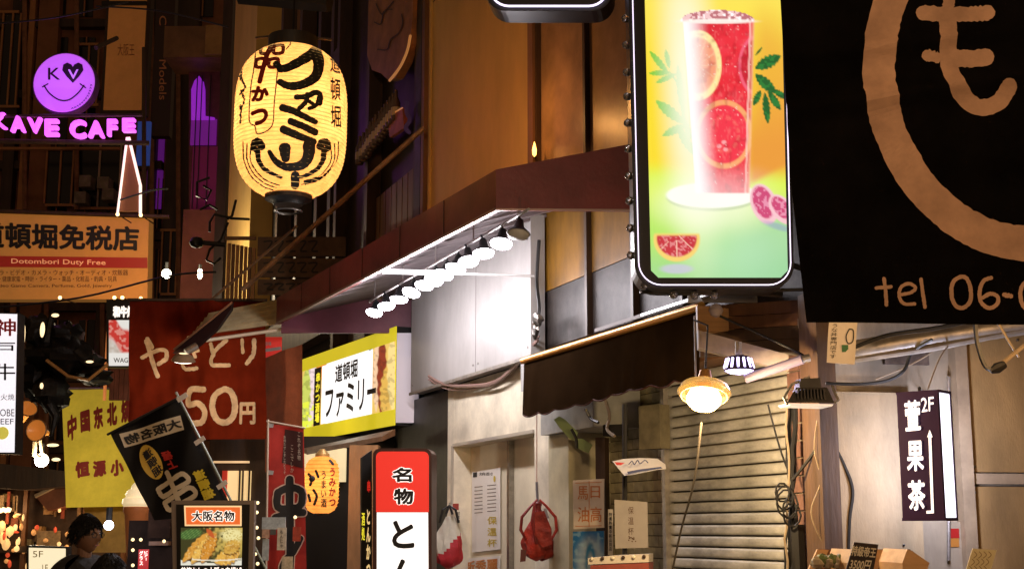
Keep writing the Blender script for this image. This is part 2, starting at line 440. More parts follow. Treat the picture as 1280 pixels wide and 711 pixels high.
# recess of pale tiles
rec=mk('tile_wall',MB().box(Fac,uT+.003,uS-.003,0,2.9,-.62,-.34),mat('tile_joint',(.12,.10,.06),.8),shop)
M_tile=mat('olive_glazed_tile',(.42,.37,.22),.35,noise=.35,nscale=7)
tw,th=.165,.082; tile0=None; n=0
for j in range(14,34):
    z0=j*th; z1=z0+th-.007
    u=uT+.02-(tw/2 if j%2 else 0)
    while u<uS-.03:
        a,b=max(u,uT+.004),min(u+tw-.007,uS-.004)
        if b-a>.03:
            full=abs((b-a)-(tw-.007))<1e-6
            if full and tile0 is not None:
                c=tile0.copy(); COL.objects.link(c); c.parent=rec; d=Fac.uz(a,z0,-.34)-t0p; c.location=d
            else:
                t=mk('tile',MB().box(Fac,a,b,z0,z1,-.34,-.328),M_tile,rec)
                if full: tile0=t; t0p=Fac.uz(a,z0,-.34)
        u+=tw
# roller shutter, slat by slat
M_slat=mat('shutter_steel',(.55,.53,.46),.5,metal=.0,noise=.5,nscale=3.5,stretch=(1,1,2.5),bump=.04)
sh=mk('roller_shutter',MB().box(Fac,uS,uR,0,2.62,-.30,-.135),mat('shutter_back',(.10,.08,.05),.7),shop)
pit=.0735; s0=None
for j in range(36):
    z=.02+j*pit
    if s0 is None:
        prof=[(-.106,.003),(-.098,.009),(-.095,.018),(-.094,.036),(-.095,.052),(-.098,.060),(-.108,.066)]
        mb=MB(); mb.v=[Fac.uz(u,z+h,o) for u in (uS+.02,uR-.02) for o,h in prof]; k=len(prof)
        mb.f=[(i,i+1,i+1+k,i+k) for i in range(k-1)]; s0=mk('slat',mb,M_slat,sh,smooth=True)
    else:
        c=s0.copy(); COL.objects.link(c); c.parent=sh; c.location=(0,0,j*pit)
mk('guide_rail',MB().box(Fac,uS-.03,uS+.018,0,2.66,-.13,-.06),M_gal,sh); mk('guide_rail',MB().box(Fac,uR-.018,uR+.03,0,2.66,-.13,-.06),M_gal,sh)
mk('shutter_housing',MB().box(Fac,uS,uR,2.66,2.735,-.3,.12),M_wood,shop)
# brick pier right of the shutter
M_brick=mat('dull_red_brick',(.22,.11,.075),.7,noise=.45,nscale=9,bump=.3)
p0,p1=uR+.035,uR+.30
pier=mk('brick_pier',MB().box(Fac,p0,p1,0,2.735,-.3,-.012),mat('mortar',(.20,.16,.12),.9),shop)
b0=None
for j in range(27):
    for k in range(2):
        bw=(p1-p0)/2; z=.01+j*.1; a=p0+k*bw+(0.02 if j%2 else -.02)*(1 if k else 0)
        if b0 is None: b0=mk('brick',MB().box(Fac,p0+.003,p0+bw-.008,z,z+.09,-.012,.004),M_brick,pier)
        else:
            c=b0.copy(); COL.objects.link(c); c.parent=pier; c.location=Fac.D*(k*bw)+Fac.N*random.uniform(-.002,.003)+Vector((0,0,j*.1))
mk('upper_wall',MB().box(Fac,uR+.36,uR+3.5,2.85,9.5,-4,-.05),M_int,shop)
mk('side_post',MB().box(Fac,p1+.004,p1+.17,0,2.735,-.3,.05),M_wood,shop)

# ------------------------------------------------------------------ red canopy over the doorway
nc=atz(620,262,zsoff-.03); fc=atz(345,405,zsoff-.03)
def fo(p): return ((p-Fac.A).dot(Fac.D),(p-Fac.A).dot(Fac.N))
(nu,no),(fu,fo_)=fo(nc),fo(fc); co=(no+fo_)/2
ru=U(797)
print('canopy',nu,no,fu,fo_,ru)
M_can=mat('dark_red_canopy',(.17,.009,.011),.45,noise=.35,nscale=2,bump=.06)
can=thing('entrance_canopy',Fac.uz((nu+fu)/2,3.8,0),'long dark red canopy over the doorway, its white underside hung with spotlights','canopy')
m=MB()
nr=at(797,265,9.6)
# near end board, sloping top, then long street-side board
zb=zsoff-.03
NE=Pl(nc,0); ruu=NE.u(798,262)
m.v=[]; 
a=[NE.pt(620,262,0),NE.pt(799,263,0),NE.pt(799,178,0),NE.pt(620,212,0)]
m.hexa([p-NE.N*.05 for p in a],a)
mk('end_board',m,M_can,can)
h=(NE.pt(620,212)-NE.pt(620,262)).z
LP=Pl(nc,math.degrees(math.atan2((nc-fc).y,(nc-fc).x))); Lu=-((nc-fc).xy.length)
m=MB().box(LP,Lu,-.003,zb,zb+h,-.05,0); mk('side_board',m,M_can,can)
for k in range(1,6):
    uu=Lu*k/6; mk('board_joint',MB().box(LP,uu-.005,uu+.005,zb+.002,zb+h-.002,.001,.004),M_ink,can)
mk('edge_trim',MB().box(LP,Lu,-.003,zb-.012,zb+.012,.001,.012),mat('dull_trim',(.30,.20,.18),.4,metal=.4),can)
mk('edge_trim',MB().prism(NE,[(620,260.5),(799,261.5),(799,264),(620,263)],.001,.008),mat('dull_trim',(.3,.2,.18)),can)
farF=Pl(fc+Vector((0,.0,0)),0); fw=farF.u(532,405)
m=MB().box(farF,.06,fw,zb-.10,zb+h-.02,-.05,0); mk('far_board',m,mat('purple_lit_board',(.16,.035,.055),.5,noise=.2),can)  # purple lamplight on the far board is put into its colour
m=MB()
A_=[nc-LP.N*.06,fc-LP.N*.06,farF.uz(fw,zb,-.01),NE.uz(NE.u(799,262),zb,-.01)]
B_=[p+Vector((0,0,.03)) for p in A_]
for p in A_+B_: pass
ZO=[zb+.06,zb+.06,4.30,4.30]
m.hexa([Vector((p.x,p.y,z_)) for p,z_ in zip(A_,ZO)][::-1],[Vector((p.x,p.y,z_+.03)) for p,z_ in zip(A_,ZO)][::-1])
mk('soffit',m,mat('soffit_white',(.13,.10,.11),.6,noise=.35,nscale=6),can)
m=MB(); 
T=[NE.pt(620,212,-.06),NE.pt(799,178,-.06),farF.uz(fw,zb+h+.3,-.01),fc+Vector((0,0,h-.01))-LP.N*.06]
m.hexa([p-Vector((0,0,.03)) for p in T],T); mk('roof_sheet',m,M_can,can)
# soffit battens
sdir=(fc-nc).normalized()
for k in range(11):
    p=nc+sdir*(.35+k*.42)-LP.N*.06; q=p+Fac.N*(-1)*.0
    e=-Fac.N*(co-.08)+Vector((0,0,4.30-zb-.075)); p=p+Vector((0,0,.015))
    mk('batten',MB().hexa([p+Vector((0,-.02,.02)),p+Vector((0,.02,.02)),p+e+Vector((0,.02,.02)),p+e+Vector((0,-.02,.02))],[p+Vector((0,-.02,.048)),p+Vector((0,.02,.048)),p+e+Vector((0,.02,.048)),p+e+Vector((0,-.02,.048))]),mat('batten_grey',(.22,.18,.19),.5,noise=.3),can)
# the lamp rail along the canopy and its spotlights
l0=atz(648,262,zb+.02); 
lz=3.70
r0=atz(648,292,lz); r1=atz(468,390,lz)
rd=(r1-r0)
rail=thing('lighting_rail',(r0+r1)/2+Vector((0,0,.13)),'thin pale rail under the red canopy that the row of spotlights clips to','rail')
mk('bar',MB().tube([r0+Vector((0,0,.135))-rd.normalized()*.2,r1+Vector((0,0,.135))+rd.normalized()*.2],.012),M_white,rail)
for k in range(5): 
    p=r0+rd*(k/4)+Vector((0,0,.14)); mk('hanger',MB().tube([p,Vector((p.x,p.y,zb+.2))],.007),M_white,rail)
M_bulbw=mat('cold_white_bulb',(1,1,1),.4,emit=28,ecol=(1,.93,1.0))
LA=Vector((-.10,-.26,-1)).normalized()
def spotlight(c,lit=True):
    t=thing('spotlight',c)
    mk('shade',MB().lathe(c,[(.022,-.115),(.030,-.10),(.038,-.05),(.088,0),(.084,.0),(.030,-.05),(.01,-.09)],18,LA),M_blackmetal,t,smooth=True)
    mk('bulb',MB().lathe(c,[(.076,-.004),(.082,.004),(.074,.022),(.050,.034),(.0,.040)],18,LA),M_bulbw if lit else M_white,t,smooth=True)
    mk('stem',MB().tube([c-LA*.11,c+Vector((0,0,.135))],.010),M_blackmetal,t)
    if lit: lamp('bulb_light','POINT',c+LA*.10,15,(1,.93,.98),t,.05)
    return t
order=['nearest','second','third','fourth','fifth','sixth','seventh','eighth','ninth','tenth','eleventh','farthest']
fr=[0,.09,.19,.28,.36,.44,.51,.58,.68,.78,.89,1.0]
sp0=None
for k,f in enumerate(fr):
    c=r0+rd*f
    if k==0: o=spotlight(c,False)
    elif k==1: o=sp0=spotlight(c)
    else: o=copy_tree(sp0,None,c); o.rotation_euler=(random.uniform(-.22,.16),random.uniform(-.22,.22),0)
    prop(o,('unlit dark cone spotlight, nearest to the viewer in the row under the red canopy' if k==0 else
            'lit white spotlight at the far end of the row under the red canopy' if k==11 else
            f'lit white spotlight, {order[k]} from the near end of the row under the red canopy'),'spotlight','spotlights in a row under the red canopy')
# cross bar with white tube
pa=at(478,339,10.9); pb=at(668,345,10.9)
mk('tube_lamp',MB().tube([pa,at(545,341,10.9)],.02,8),mat('white_tube',(1,1,1),.4,emit=3,ecol=(1,.95,1)),label='short white tube lamp on the crossbar under the red canopy',cat='tube lamp')
mk('crossbar',MB().tube([at(546,341,10.9),pb],.010,6),M_white,label='thin white bar running right from the tube lamp under the canopy',cat='bar')

# ------------------------------------------------------------------ brown fabric awning with gold bar
ao=.32; AW=Pl(Fac.uz(0,0,ao),-68.8)
az=(AW.z(655,455)+AW.z(872,378))/2; a0=AW.u(655,455); a1=AW.u(874,378); print('awn z',AW.z(655,455),AW.z(872,378),a0,a1)
aw=thing('fabric_awning',AW.uz((a0+a1)/2,az-.45,0),'dark brown fabric awning with a gold front bar and scalloped hem above the tiled recess','awning')
M_fab=mat('brown_awning_cloth',(.019,.010,.0045),.95,noise=.3,nscale=3,bump=.03,bscale=60,spec=0)
HH=lambda a:.41+(.020+.008*math.sin(a*17))*abs(math.sin(a*math.pi*9+.3*math.sin(a*11)))+.015*(1-a)+.010*math.sin(a*7)
mb=MB(); nx,ny=110,12
for sd in (0,-.004):
    b=len(mb.v)
    for j in range(ny+1):
        for i in range(nx+1):
            a=i/nx; u=a0+(a1-a0)*a; hh=HH(a)
            t=j/ny; wv=(.012*math.sin(a*9+.8+2*math.sin(a*5))+.009*math.sin(a*23+3*math.sin(a*7))+.006*math.sin(a*55+6*math.sin(a*9)+t*2))*t
            mb.v.append(AW.uz(u,az-.015-hh*t,wv+sd))
    for j in range(ny):
        for i in range(nx): k=b+j*(nx+1)+i; mb.f.append((k,k+nx+1,k+nx+2,k+1))
mk('valance',mb,M_fab,aw,smooth=True)
mb=MB().hexa([AW.uz(a0,az-.012,-.01),AW.uz(a1,az-.012,-.01),AW.uz(a1,2.70,-ao+.06),AW.uz(a0,2.70,-ao+.06)],[AW.uz(a0,az,-.008),AW.uz(a1,az,-.008),AW.uz(a1,2.712,-ao+.06),AW.uz(a0,2.712,-ao+.06)])
hem=MB()
for i in range(nx):
    pass
hem.tube([AW.uz(a0+(a1-a0)*i/nx,az-.015-HH(i/nx),(.012*math.sin(i/nx*9+.8+2*math.sin(i/nx*5))+.009*math.sin(i/nx*23+3*math.sin(i/nx*7)))) for i in range(nx+1)],.006,5)
mk('hem_piping',hem,mat('red_brown_piping',(.07,.022,.012),.7,spec=.1),aw)
mk('front_bar',MB().tube([AW.uz(a0-.02,az,.0),AW.uz(a1+.03,az,.0)],.028,10),mat('gold_bar',(.62,.30,.05),.3,metal=.7),aw,smooth=True)
mk('top_cloth',MB().hexa([AW.uz(a0,az-.01,0),AW.uz(a1,az-.01,0),AW.uz(a1,az+.12,-ao+.06),AW.uz(a0,az+.12,-ao+.06)],[AW.uz(a0,az+.0,0),AW.uz(a1,az+.0,0),AW.uz(a1,az+.13,-ao+.06),AW.uz(a0,az+.13,-ao+.06)]),M_fab,aw)
for u in (a0+.1,a1-.1): mk('arm',MB().tube([AW.uz(u,az-.03,-.01),AW.uz(u,az-.25,-ao+.01)],.013),M_gal,aw)
# LED rope on top of the awning
ls=thing('led_strip',AW.uz(a1-.6,az+.05,0),'glittering white LED strip on the ledge above the gold awning bar','light strip')
m=MB(); m.box(AW,U(742,ao),U(888,ao),az+.055,az+.080,-.035,-.02); mk('strip',m,mat('dull_strip',(.12,.10,.09),.5,metal=.5),ls)
M_led=mat('led_white',(1,1,1),.4,emit=5,ecol=(.95,.93,1)); 
u0_,u1_=AW.u(800,390),AW.u(886,372)
for k in range(26):
    u=u0_+(u1_-u0_)*k/25; e=mk('led',MB().box(AW,u-.009,u+.009,az+.062,az+.076,-.019,-.010),M_led,ls)

# ------------------------------------------------------------------ backlit drink poster sign
PY=7.35; PO=PA(895,200,PY,0)
ps=thing('poster_sign',PO.pt(895,362,0),'tall rounded lightbox advertising a red citrus drink with a neon edge and bulbs','lightbox')
def rrect(x0,y0,x1,y1,r,n=6,sk=0):
    o=[]
    for cx,cy,s in ((x1-r,y1-r,0),(x0+r,y1-r,1),(x0+r,y0+r,2),(x1-r,y0+r,3)):
        for k in range(n+1):
            a=(s+k/n)*math.pi/2; X=cx+r*math.cos(a); Y=cy+r*math.sin(a); o.append((X+sk*(Y-y1),Y))
    return o
sk=.023
mk('casing',MB().prism(PO,rrect(794,-260,993,361,30,8,sk),-.22,0),M_blackmetal,ps)
def poster(x,y,a,t):
    # x unskewed
    xs=x-.023*(y-361)
    C=np.zeros((len(x),3))+np.array(hx('f6d92c'))
    C=mixc(C,'fbe96a',ss(120,-40,y)*.7)
    C=mixc(C,'f3b23c',ss(880,985,x)*ss(60,160,y))
    C=mixc(C,'e9a03c',ell(x,y,945,130,62,110,0,.35)*.7*ss(925,960,x))
    C=mixc(C,'d8f04a',ss(195,225,y-(x-810)*.05))
    C=mixc(C,'a9e36c',ss(235,290,y)*.8)
    C=mixc(C,'a8d9a0',ss(860,960,x)*ss(230,300,y))
    C=mixc(C,'8fcf9c',ss(290,345,y)*.6)
    C=mixc(C,'e89a3a',ss(927,945,x)*(1-ss(-6,6,y-232+(x-935)*.55))*ss(120,190,y))
    C=mixc(C,'eef8c0',ell(x,y,893,262,60,30,0,.6)*.8)
    C=mixc(C,'b8e6c0',ell(x,y,915,315,45,34,0,.8)*.5)
    for L in [(812,64,836,93,3.8),(811,92,838,91,3.4),(832,62,837,86,3),(820,104,846,92,3.4),(820,126,856,155,6.5),(847,80,856,150,5),(828,170,858,156,5),(846,156,868,195,5.5),(836,88,852,112,1.2),(852,140,864,175,4)]:
        C=mixc(C,'7fc832',leaf(x,y,*L))
        C=mixc(C,'66b82a',leaf(x,y,*L)*(np.sin(x*1.1+y*.7)>.7)*.5)
    for L in [(944,86,976,70,7.5),(944,93,970,117,6.5),(942,132,951,113,4),(956,116,960,155,4.5),(960,114,976,138,4.5),(966,112,984,124,4),(944,70,953,59,1.4)]:
        C=mixc(C,'12602a',leaf(x,y,*L)); C=mixc(C,'2a8a3a',leaf(x,y,*L)*(vnoise(x,y,3)>.6)*.6)
    # saucer
    C=mixc(C,'7ea35a',ell(x,y,890,247,57,17,0,.05)*.5)
    C=mixc(C,'fbfdf0',ell(x,y,890,244,57,16,0,.06))
    # glass
    lx=853+(y-25)*.075; rx=943-(y-25)*.028
    ins=ss(-1.5,1.5,x-lx)*ss(-1.5,1.5,rx-x)*ss(24,27,y)*(1-ss(240,243,y))
    G=np.zeros((len(x),3))+np.array(hx('ea2436'))
    G=mixc(G,'f5485a',vnoise(x,y,9,3)*.5)
    G=mixc(G,'d0142a',ss(.55,.8,vnoise(x,y,14,9))*.6)
    r1_=np.sqrt(((x-872)/30)**2+((y-82)/44)**2)
    G=mixc(G,'fbe7a0',(1-ss(.97,1.03,r1_))); G=mixc(G,'f6b48c',(1-ss(.76,.84,r1_))); G=mixc(G,'f0805a',(1-ss(.7,.8,r1_))*(np.abs(np.sin(np.arctan2(y-82,x-872)*5))>.25)*.5)
    r2_=np.sqrt(((x-948)/26)**2+((y-82)/40)**2); G=mixc(G,'f2607a',(1-ss(.93,1.0,r2_))*ss(.78,.85,r2_)); G=mixc(G,'c41430',(1-ss(.8,.88,r2_))*.8)
    r3_=np.sqrt(((x-905)/36)**2+((y-168)/43)**2); G=mixc(G,'f9b070',(1-ss(.97,1.03,r3_))*.9); G=mixc(G,'f2334a',(1-ss(.82,.88,r3_)))
    for cx,cy in ((899,183),(905,178),(907,187)): G=mixc(G,'ffc0c0',ell(x,y,cx,cy,3,2.5,0,.4)*.7)
    pul=vnoise(x*1.0,y*.6,2.0,21); G=mixc(G,'ff8a86',ss(.6,.95,pul)*.30); G=mixc(G,'a80c22',ss(.60,.95,vnoise(x,y*.7,5.1,33))*.4)
    G=mixc(G,'ff9a80',(1-ss(.0,.10,np.abs(r3_-.5)))*(np.abs(np.sin(np.arctan2(y-168,x-905)*6))>.5)*.25); G=mixc(G,'ffd6c8',(1-ss(1.0,1.6,np.abs(x-(rx-5))))*.6)
    G=mixc(G,'fff4e8',(vnoise(x,y,1.5,40)>.93)*.45)
    G=mixc(G,'ffffff',(1-ss(2,34,x-lx))*.97); G=mixc(G,'ffd0a0',(1-ss(0,5,rx-x))*.6)
    C=C*(1-ins[:,None])+G*ins[:,None]
    # bright rim of light left of the glass
    C=mixc(C,'fffde8',ell(x,y,862,120,26,150,-.06,.95)*.9*(1-ins)); C=mixc(C,'ffffff',ell(x,y,890,244,62,26,0,.9)*.35)
    # crushed ice dome
    dm_=((y-26)>-13*np.sqrt(np.clip(1-((x-897)/46)**2,0,1)))*(y<27)*(np.abs(x-897)<46)
    ice=vnoise(x,y,3.2,5); I=np.zeros((len(x),3))+np.array(hx('f4c8c8')); I=mixc(I,'b04858',(ice>.55)*.8); I=mixc(I,'ffffff',(ice<.25)*1.0)
    C=C*(1-dm_[:,None]*1.)+I*dm_[:,None]
    C=mixc(C,'fff6ec',ell(x,y,897,27,46,3,0,.3)*.9)
    # half grapefruit bottom left
    mg=ell(x,y,846,299,29,28,0,.05)*ss(290,294,y-.0*(x-846)); C=mixc(C,'f4d070',mg)
    mf=ell(x,y,846,298,25,23,0,.05)*ss(293,296,y); C=mixc(C,'c62a3c',mf)
    C=mixc(C,'f0a0a0',mf*(vnoise(x,y,2.2,8)>.62)*.6); C=mixc(C,'f7c8b0',mf*(np.abs(np.sin(np.arctan2(y-292,x-846)*4))<.10))
    C=mixc(C,'c8c4dc',ell(x,y,846,336,20,6,0,.3)*.8)
    # pink slices right
    for cx,cy,rx_,ry_,ro in ((955,255,16,26,-.35),(978,262,13,22,-.7)):
        C=mixc(C,'f6c4cc',ell(x,y,cx,cy,rx_,ry_,ro,.06)); q_=ell(x,y,cx-1,cy-2,rx_-4,ry_-5,ro,.08); C=mixc(C,'cf4878',q_); C=mixc(C,'f2a8c0',q_*(vnoise(x,y,2.4,4)>.6)*.7)
    C=mixc(C,'8a90c8',ell(x,y,972,283,18,4,.3,.5)*.5)
    return C*1.04
q=((806,-240),(973,-240),(987,349),(816,349))
def pq(y): return (806+.023*(y-361)+8,y),(982+.023*(y-361)+4,y)
px0=lambda y:814+.023*(y-349); px1=lambda y:985+.023*(y-349)
print_grid('print',PO,((px0(-245),-245),(px1(-245),-245),(px1(338),338),(px0(338),338)),130,440,poster,mat_print('poster_print',1.0),ps)
print_grid('print',PO,((px0(338),338),(px1(338),338),(px1(347)-9,347),(px0(347)+9,347)),130,8,poster,mat_print('poster_print',1.0),ps)
M_neon=mat('violet_white_neon',(1,1,1),.3,emit=1.5,ecol=(.78,.70,1.0))
rr=rrect(799,-255,989,356,28,8,sk)
mk('neon_tube',MB().tube([PO.pt(x,y,.018) for x,y in rr+[rr[0]]],.0035,6,False),M_neon,ps)
M_bulbclear=mat('clear_bulb_glass',(.9,.85,.8),.04,spec=.8,trans=.92)
def party_bulb(c,ax,r=.024):
    t=mk('bulb',MB().lathe(c,[(0,.0),(r*.7,.004),(r,.018),(r*.95,.03),(r*.5,.045),(0,.05)],12,ax),M_bulbclear,ps,smooth=True)
    mk('socket',MB().lathe(c,[(r*.5,-.03),(r*.62,-.028),(r*.62,.004),(r*.3,.01)],10,ax),M_blackmetal,t)
for y in (-10,25,58,92,122,155,187,221,252,286,320): party_bulb(PO.pt(790+.023*(y-361)+2,y,-.06),(-.6,-.8,0))
for x,y in ((806,354),(842,366),(868,367),(893,367)): party_bulb(PO.pt(x,y,-.06),(-.1,-.8,-.6))
sb=mk('round_bulb',MB().lathe(at(895,388,8.1)+Vector((0,0,0)),[(0,-.045),(.03,-.034),(.045,0),(.03,.034),(.0,.045)],16),mat('frosted_bulb',(.6,.55,.6),.4),ps,smooth=True)
mk('bracket',MB().tube([PO.pt(880,361,-.1),PO.pt(880,361,-.1)+Fac.N*-.5],.018).tube([PO.pt(985,330,-.1),Fac.uz(uR+.4,PO.pt(985,330).z,0)],.018).tube([PO.pt(800,365,-.12),PO.pt(1010,362,-.12)],.010),M_blackmetal,ps)

# second rounded lightbox, only its bottom edge in view
P2=PA(690,0,7.8,-8)
s2=thing('upper_sign',P2.pt(690,13,0),'rounded black sign with a white neon outline cut off by the top edge','lightbox')
mk('casing',MB().prism(P2,rrect(606,-300,766,14,26,7),-.2,0),M_blackmetal,s2)
rr=rrect(612,-292,760,8,24,7)
mk('neon_tube',MB().tube([P2.pt(x,y,.02) for x,y in rr+[rr[0]]],.007,6,False),M_neon,s2)
mk('face',MB().prism(P2,rrect(620,-285,752,-2,20,6),.0,.008),mat('dark_face',(.02,.02,.03),.3),s2)
mk('bracket',MB().tube([P2.pt(690,-60,-.1),P2.pt(690,-60,-.1)+Fac.N*-1.6],.02),M_blackmetal,s2)

# small flame-like lamp on the panel edge
fl=thing('wall_lamp',Fac.pt(667,193,.05),'tiny orange lamp on the edge of the tall brown panel','lamp')
c=Fac.pt(668,188,.10)
mk('bulb',MB().lathe(c,[(0,-.06),(.016,-.04),(.02,0),(.010,.05),(0,.08)],8),mat('amber_flame',(1,.5,.1),.4,emit=6,ecol=(1,.42,.08)),fl,smooth=True)
mk('bracket',MB().tube([c-Vector((0,0,.06)),Fac.pt(667,197,-.01)],.008),M_blackmetal,fl)
lamp('flame_light','POINT',c+Fac.N*.45+Vector((0,-.2,.25)),15,(1,.45,.12),fl,.03)

# ------------------------------------------------------------------ lamps by the shutter
hl=at(880,497,7.3)
t=thing('heat_lamp',hl,'glowing warm round lamp in a glass bowl hanging by the awning','lamp')
ax=Vector((-.12,-.35,-1)).normalized()
M_hot=mat('warm_bulb_face',(1,.8,.4),.4,emit=16,ecol=(1,.70,.28))
mk('bulb',MB().lathe(hl,[(.02,-.035),(.080,-.030),(.094,.0),(.090,.028),(.066,.055),(.03,.068),(0,.072)],24,ax),M_hot,t,smooth=True)
mk('glass_shade',MB().lathe(hl-ax*.01,[(.05,-.085),(.128,-.055),(.145,-.02),(.128,.004),(.120,.002),(.136,-.02),(.12,-.05),(.05,-.08)],28,ax),mat('amber_glass_shade',(.9,.72,.40),.12,trans=.85,emit=.10,ecol=(1,.6,.2)),t,smooth=True)
mk('socket',MB().lathe(hl-ax*.06,[(.0,-.10),(.03,-.10),(.04,-.05),(.045,.0)],14,ax),mat('brass_socket',(.4,.2,.06),.4,metal=.6),t,smooth=True)
mk('cord',MB().tube([hl-ax*.16,hl-ax*.16+Vector((.02,0,.25)),at(868,400,7.5)],.006),M_cable,t)
lamp('warm_light','POINT',hl+ax*.13,115,(1,.70,.36),t,.05)
vl=at(924,463,7.5)
t=thing('violet_lamp',vl,'ribbed downlight glowing violet white left of the black floodlight','lamp')
M_vio=mat('violet_glow',(1,1,1),.4,emit=5,ecol=(.62,.52,1.0))
mk('bulb',MB().lathe(vl,[(0,-.022),(.055,-.014),(.074,-.004),(.078,.0)],24),M_vio,t,smooth=True)
mk('shade',MB().lathe(vl,[(.082,0),(.086,.006),(.062,.075),(.03,.085)],24),mat('dark_violet_metal',(.05,.04,.08),.4,metal=.5),t,smooth=True)
for k in range(14):
    g=2*math.pi*k/14; a=vl+Vector((.081*math.cos(g),.081*math.sin(g),.012)); b=vl+Vector((.067*math.cos(g),.067*math.sin(g),.066)); mk('fin',MB().tube([a,b],.0075,5),M_vio,t)
mk('stem',MB().tube([vl+Vector((0,0,.08)),vl+Vector((0,0,.16))],.02),M_gal,t)
lamp('violet_light','POINT',vl-Vector((0,0,.06)),3,(.66,.56,1),t,.05)
# beams under the first floor
b1=MB(); A=at(873,424,7.9);B=at(986,453,7.6); dz=Vector((0,0,.055)); dn=Vector((0,.07,0))
b1.hexa([A-dz+dn,B-dz*.8+dn,B+dz*.8+dn,A+dz+dn],[A-dz,B-dz*.8,B+dz*.8,A+dz])
mk('steel_beam',b1,mat('cream_steel_beam',(.38,.31,.22),.45,noise=.3,nscale=8),label='cream steel beam above the violet downlight',cat='beam')
b1=MB(); A=at(872,398,8.1);B=at(926,400,8.1); dz=Vector((0,0,.08))
b1.hexa([A-dz+dn,B-dz*.8+dn,B+dz*.8+dn,A+dz+dn],[A-dz,B-dz*.8,B+dz*.8,A+dz])
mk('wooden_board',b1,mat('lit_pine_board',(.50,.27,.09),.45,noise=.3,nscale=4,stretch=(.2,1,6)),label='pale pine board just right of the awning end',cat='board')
sf=thing('boarded_soffit',at(940,408,8.2),'dark brown boarded soffit between the drink poster and the shutter','soffit')
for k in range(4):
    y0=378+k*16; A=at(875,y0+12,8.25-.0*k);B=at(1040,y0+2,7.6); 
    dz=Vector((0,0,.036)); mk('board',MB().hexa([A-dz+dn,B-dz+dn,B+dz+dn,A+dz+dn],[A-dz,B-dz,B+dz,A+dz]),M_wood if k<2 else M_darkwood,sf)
mk('white_board',MB().rbox(PA(880,372,8.3),860,362,1000,378,-.02,.0),M_white,sf)
tb=thing('tube_fixture',at(960,462,7.4),'pale violet tube fixture running right from the violet downlight','tube lamp')
mk('tube',MB().tube([at(932,473,7.45),at(1003,449,7.3)],.026,12),mat('violet_grey_tube',(.24,.20,.28),.45,emit=.05,ecol=(.6,.5,1)),tb,smooth=True)
mk('cap',MB().tube([at(1002,449.5,7.3),at(1012,447,7.3)],.022,10),M_gal,tb)
# floodlight
f0=at(1015,500,6.9); FP=Pl(f0,8)
t=thing('floodlight',FP.pt(1015,507,0),'black finned floodlight facing down beside the beige wall','floodlight')
q=lambda x,y,o:FP.pt(x,y,o)
mk('body',MB().hexa([q(992,500,-.14),q(1036,500,-.14),q(1029,487,-.12),q(999,487,-.12)],[q(984,503,.06),q(1043,503,.06),q(1034,484,-.02),q(995,484,-.02)]),mat('dark_grey_casting',(.07,.065,.06),.4,metal=.4,noise=.2),t)
mk('ballast_box',MB().prism(FP,[(1001,473),(1025,472),(1027,486),(999,486)],-.10,-.02),M_blackmetal,t)
for k in range(9): mk('fin',MB().prism(FP,[(997+k*4,486),(998.5+k*4,486),(998.5+k*4.3,499),(996.5+k*4.2,499)],-.02,.05),M_blackmetal,t)
mk('lens',MB().prism(FP,[(985,503.5),(1042,505),(1040,507.5),(988,506)],-.10,.055),mat('flood_lens',(1,1,1),.3,emit=.35,ecol=(1,.92,.85)),t)
mk('bracket',MB().tube([q(984,505,.05),q(980,497,0),q(990,480,-.05),q(1012,471,-.06)],.007).tube([q(1044,503,.05),q(1048,500,0),q(1040,482,-.05)],.007),M_gal,t)

# ------------------------------------------------------------------ beige wall block at right
RW=PA(1110,600,7.55,10)
M_beige=mat('beige_wall',(.42,.31,.17),.65,noise=.5,nscale=2.2,stretch=(1,1,.35),bump=.12,bscale=90)
M_beige2=mat('tan_door',(.44,.27,.10),.6,noise=.45,nscale=2.2,stretch=(1,1,.35),bump=.15,bscale=110)
M_grey2=mat('pale_wall',(.40,.33,.23),.6,noise=.5,nscale=2.5,stretch=(1,1,.35),bump=.08,bscale=70)
rb=thing('side_building',RW.uz(RW.u(1190),0,-1),'plain beige wall block with panelled doors behind the vertical dark violet sign','building')
ul=RW.u(1027); ur=RW.u(1420)
mk('wall',MB().box(RW,ul,ur,0,3.6,-.10,-.003),M_grey2,rb)
mk('rear_mass',MB().box(RW,ul+1.3,ur,0,6.5,-3,-.11),M_grey2,rb)
mk('corner_board',MB().box(RW,RW.u(1017),RW.u(1039),0,2.9,-.13,.12),mat('corner_wood',(.10,.052,.024),.6,noise=.5,nscale=5,stretch=(1,1,.15),bump=.3),rb)
mk('wall_panel',MB().box(RW,RW.u(1040),RW.u(1140),0,RW.z(1090,490,.1),0,.10),M_beige,rb)
mk('wall_panel',MB().box(RW,RW.u(1143),RW.u(1196),0,RW.z(1170,652,.04),0,.03),M_grey2,rb)
mk('screw',MB().lathe(RW.pt(1130,681,.105),[(0,.004),(.006,.002),(.006,-.004)],8,RW.N),M_blackmetal,rb)
mk('frame_post',MB().box(RW,RW.u(1194),RW.u(1209),0,3.0,0,.08),mat('tan_frame',(.42,.31,.19),.5,noise=.3),rb)
mk('frame_rail',MB().box(RW,RW.u(1209)+.002,ur,RW.z(1240,605),RW.z(1240,592),0,.05),mat('tan_frame'  ,(.42,.31,.19)),rb)
mk('door_panel',MB().box(RW,RW.u(1213),ur,RW.z(1240,590),RW.z(1240,418),0,.03),M_beige2,rb)
mk('door_panel',MB().box(RW,RW.u(1213),ur,0.1,RW.z(1240,608),0,.03),M_beige2,rb)
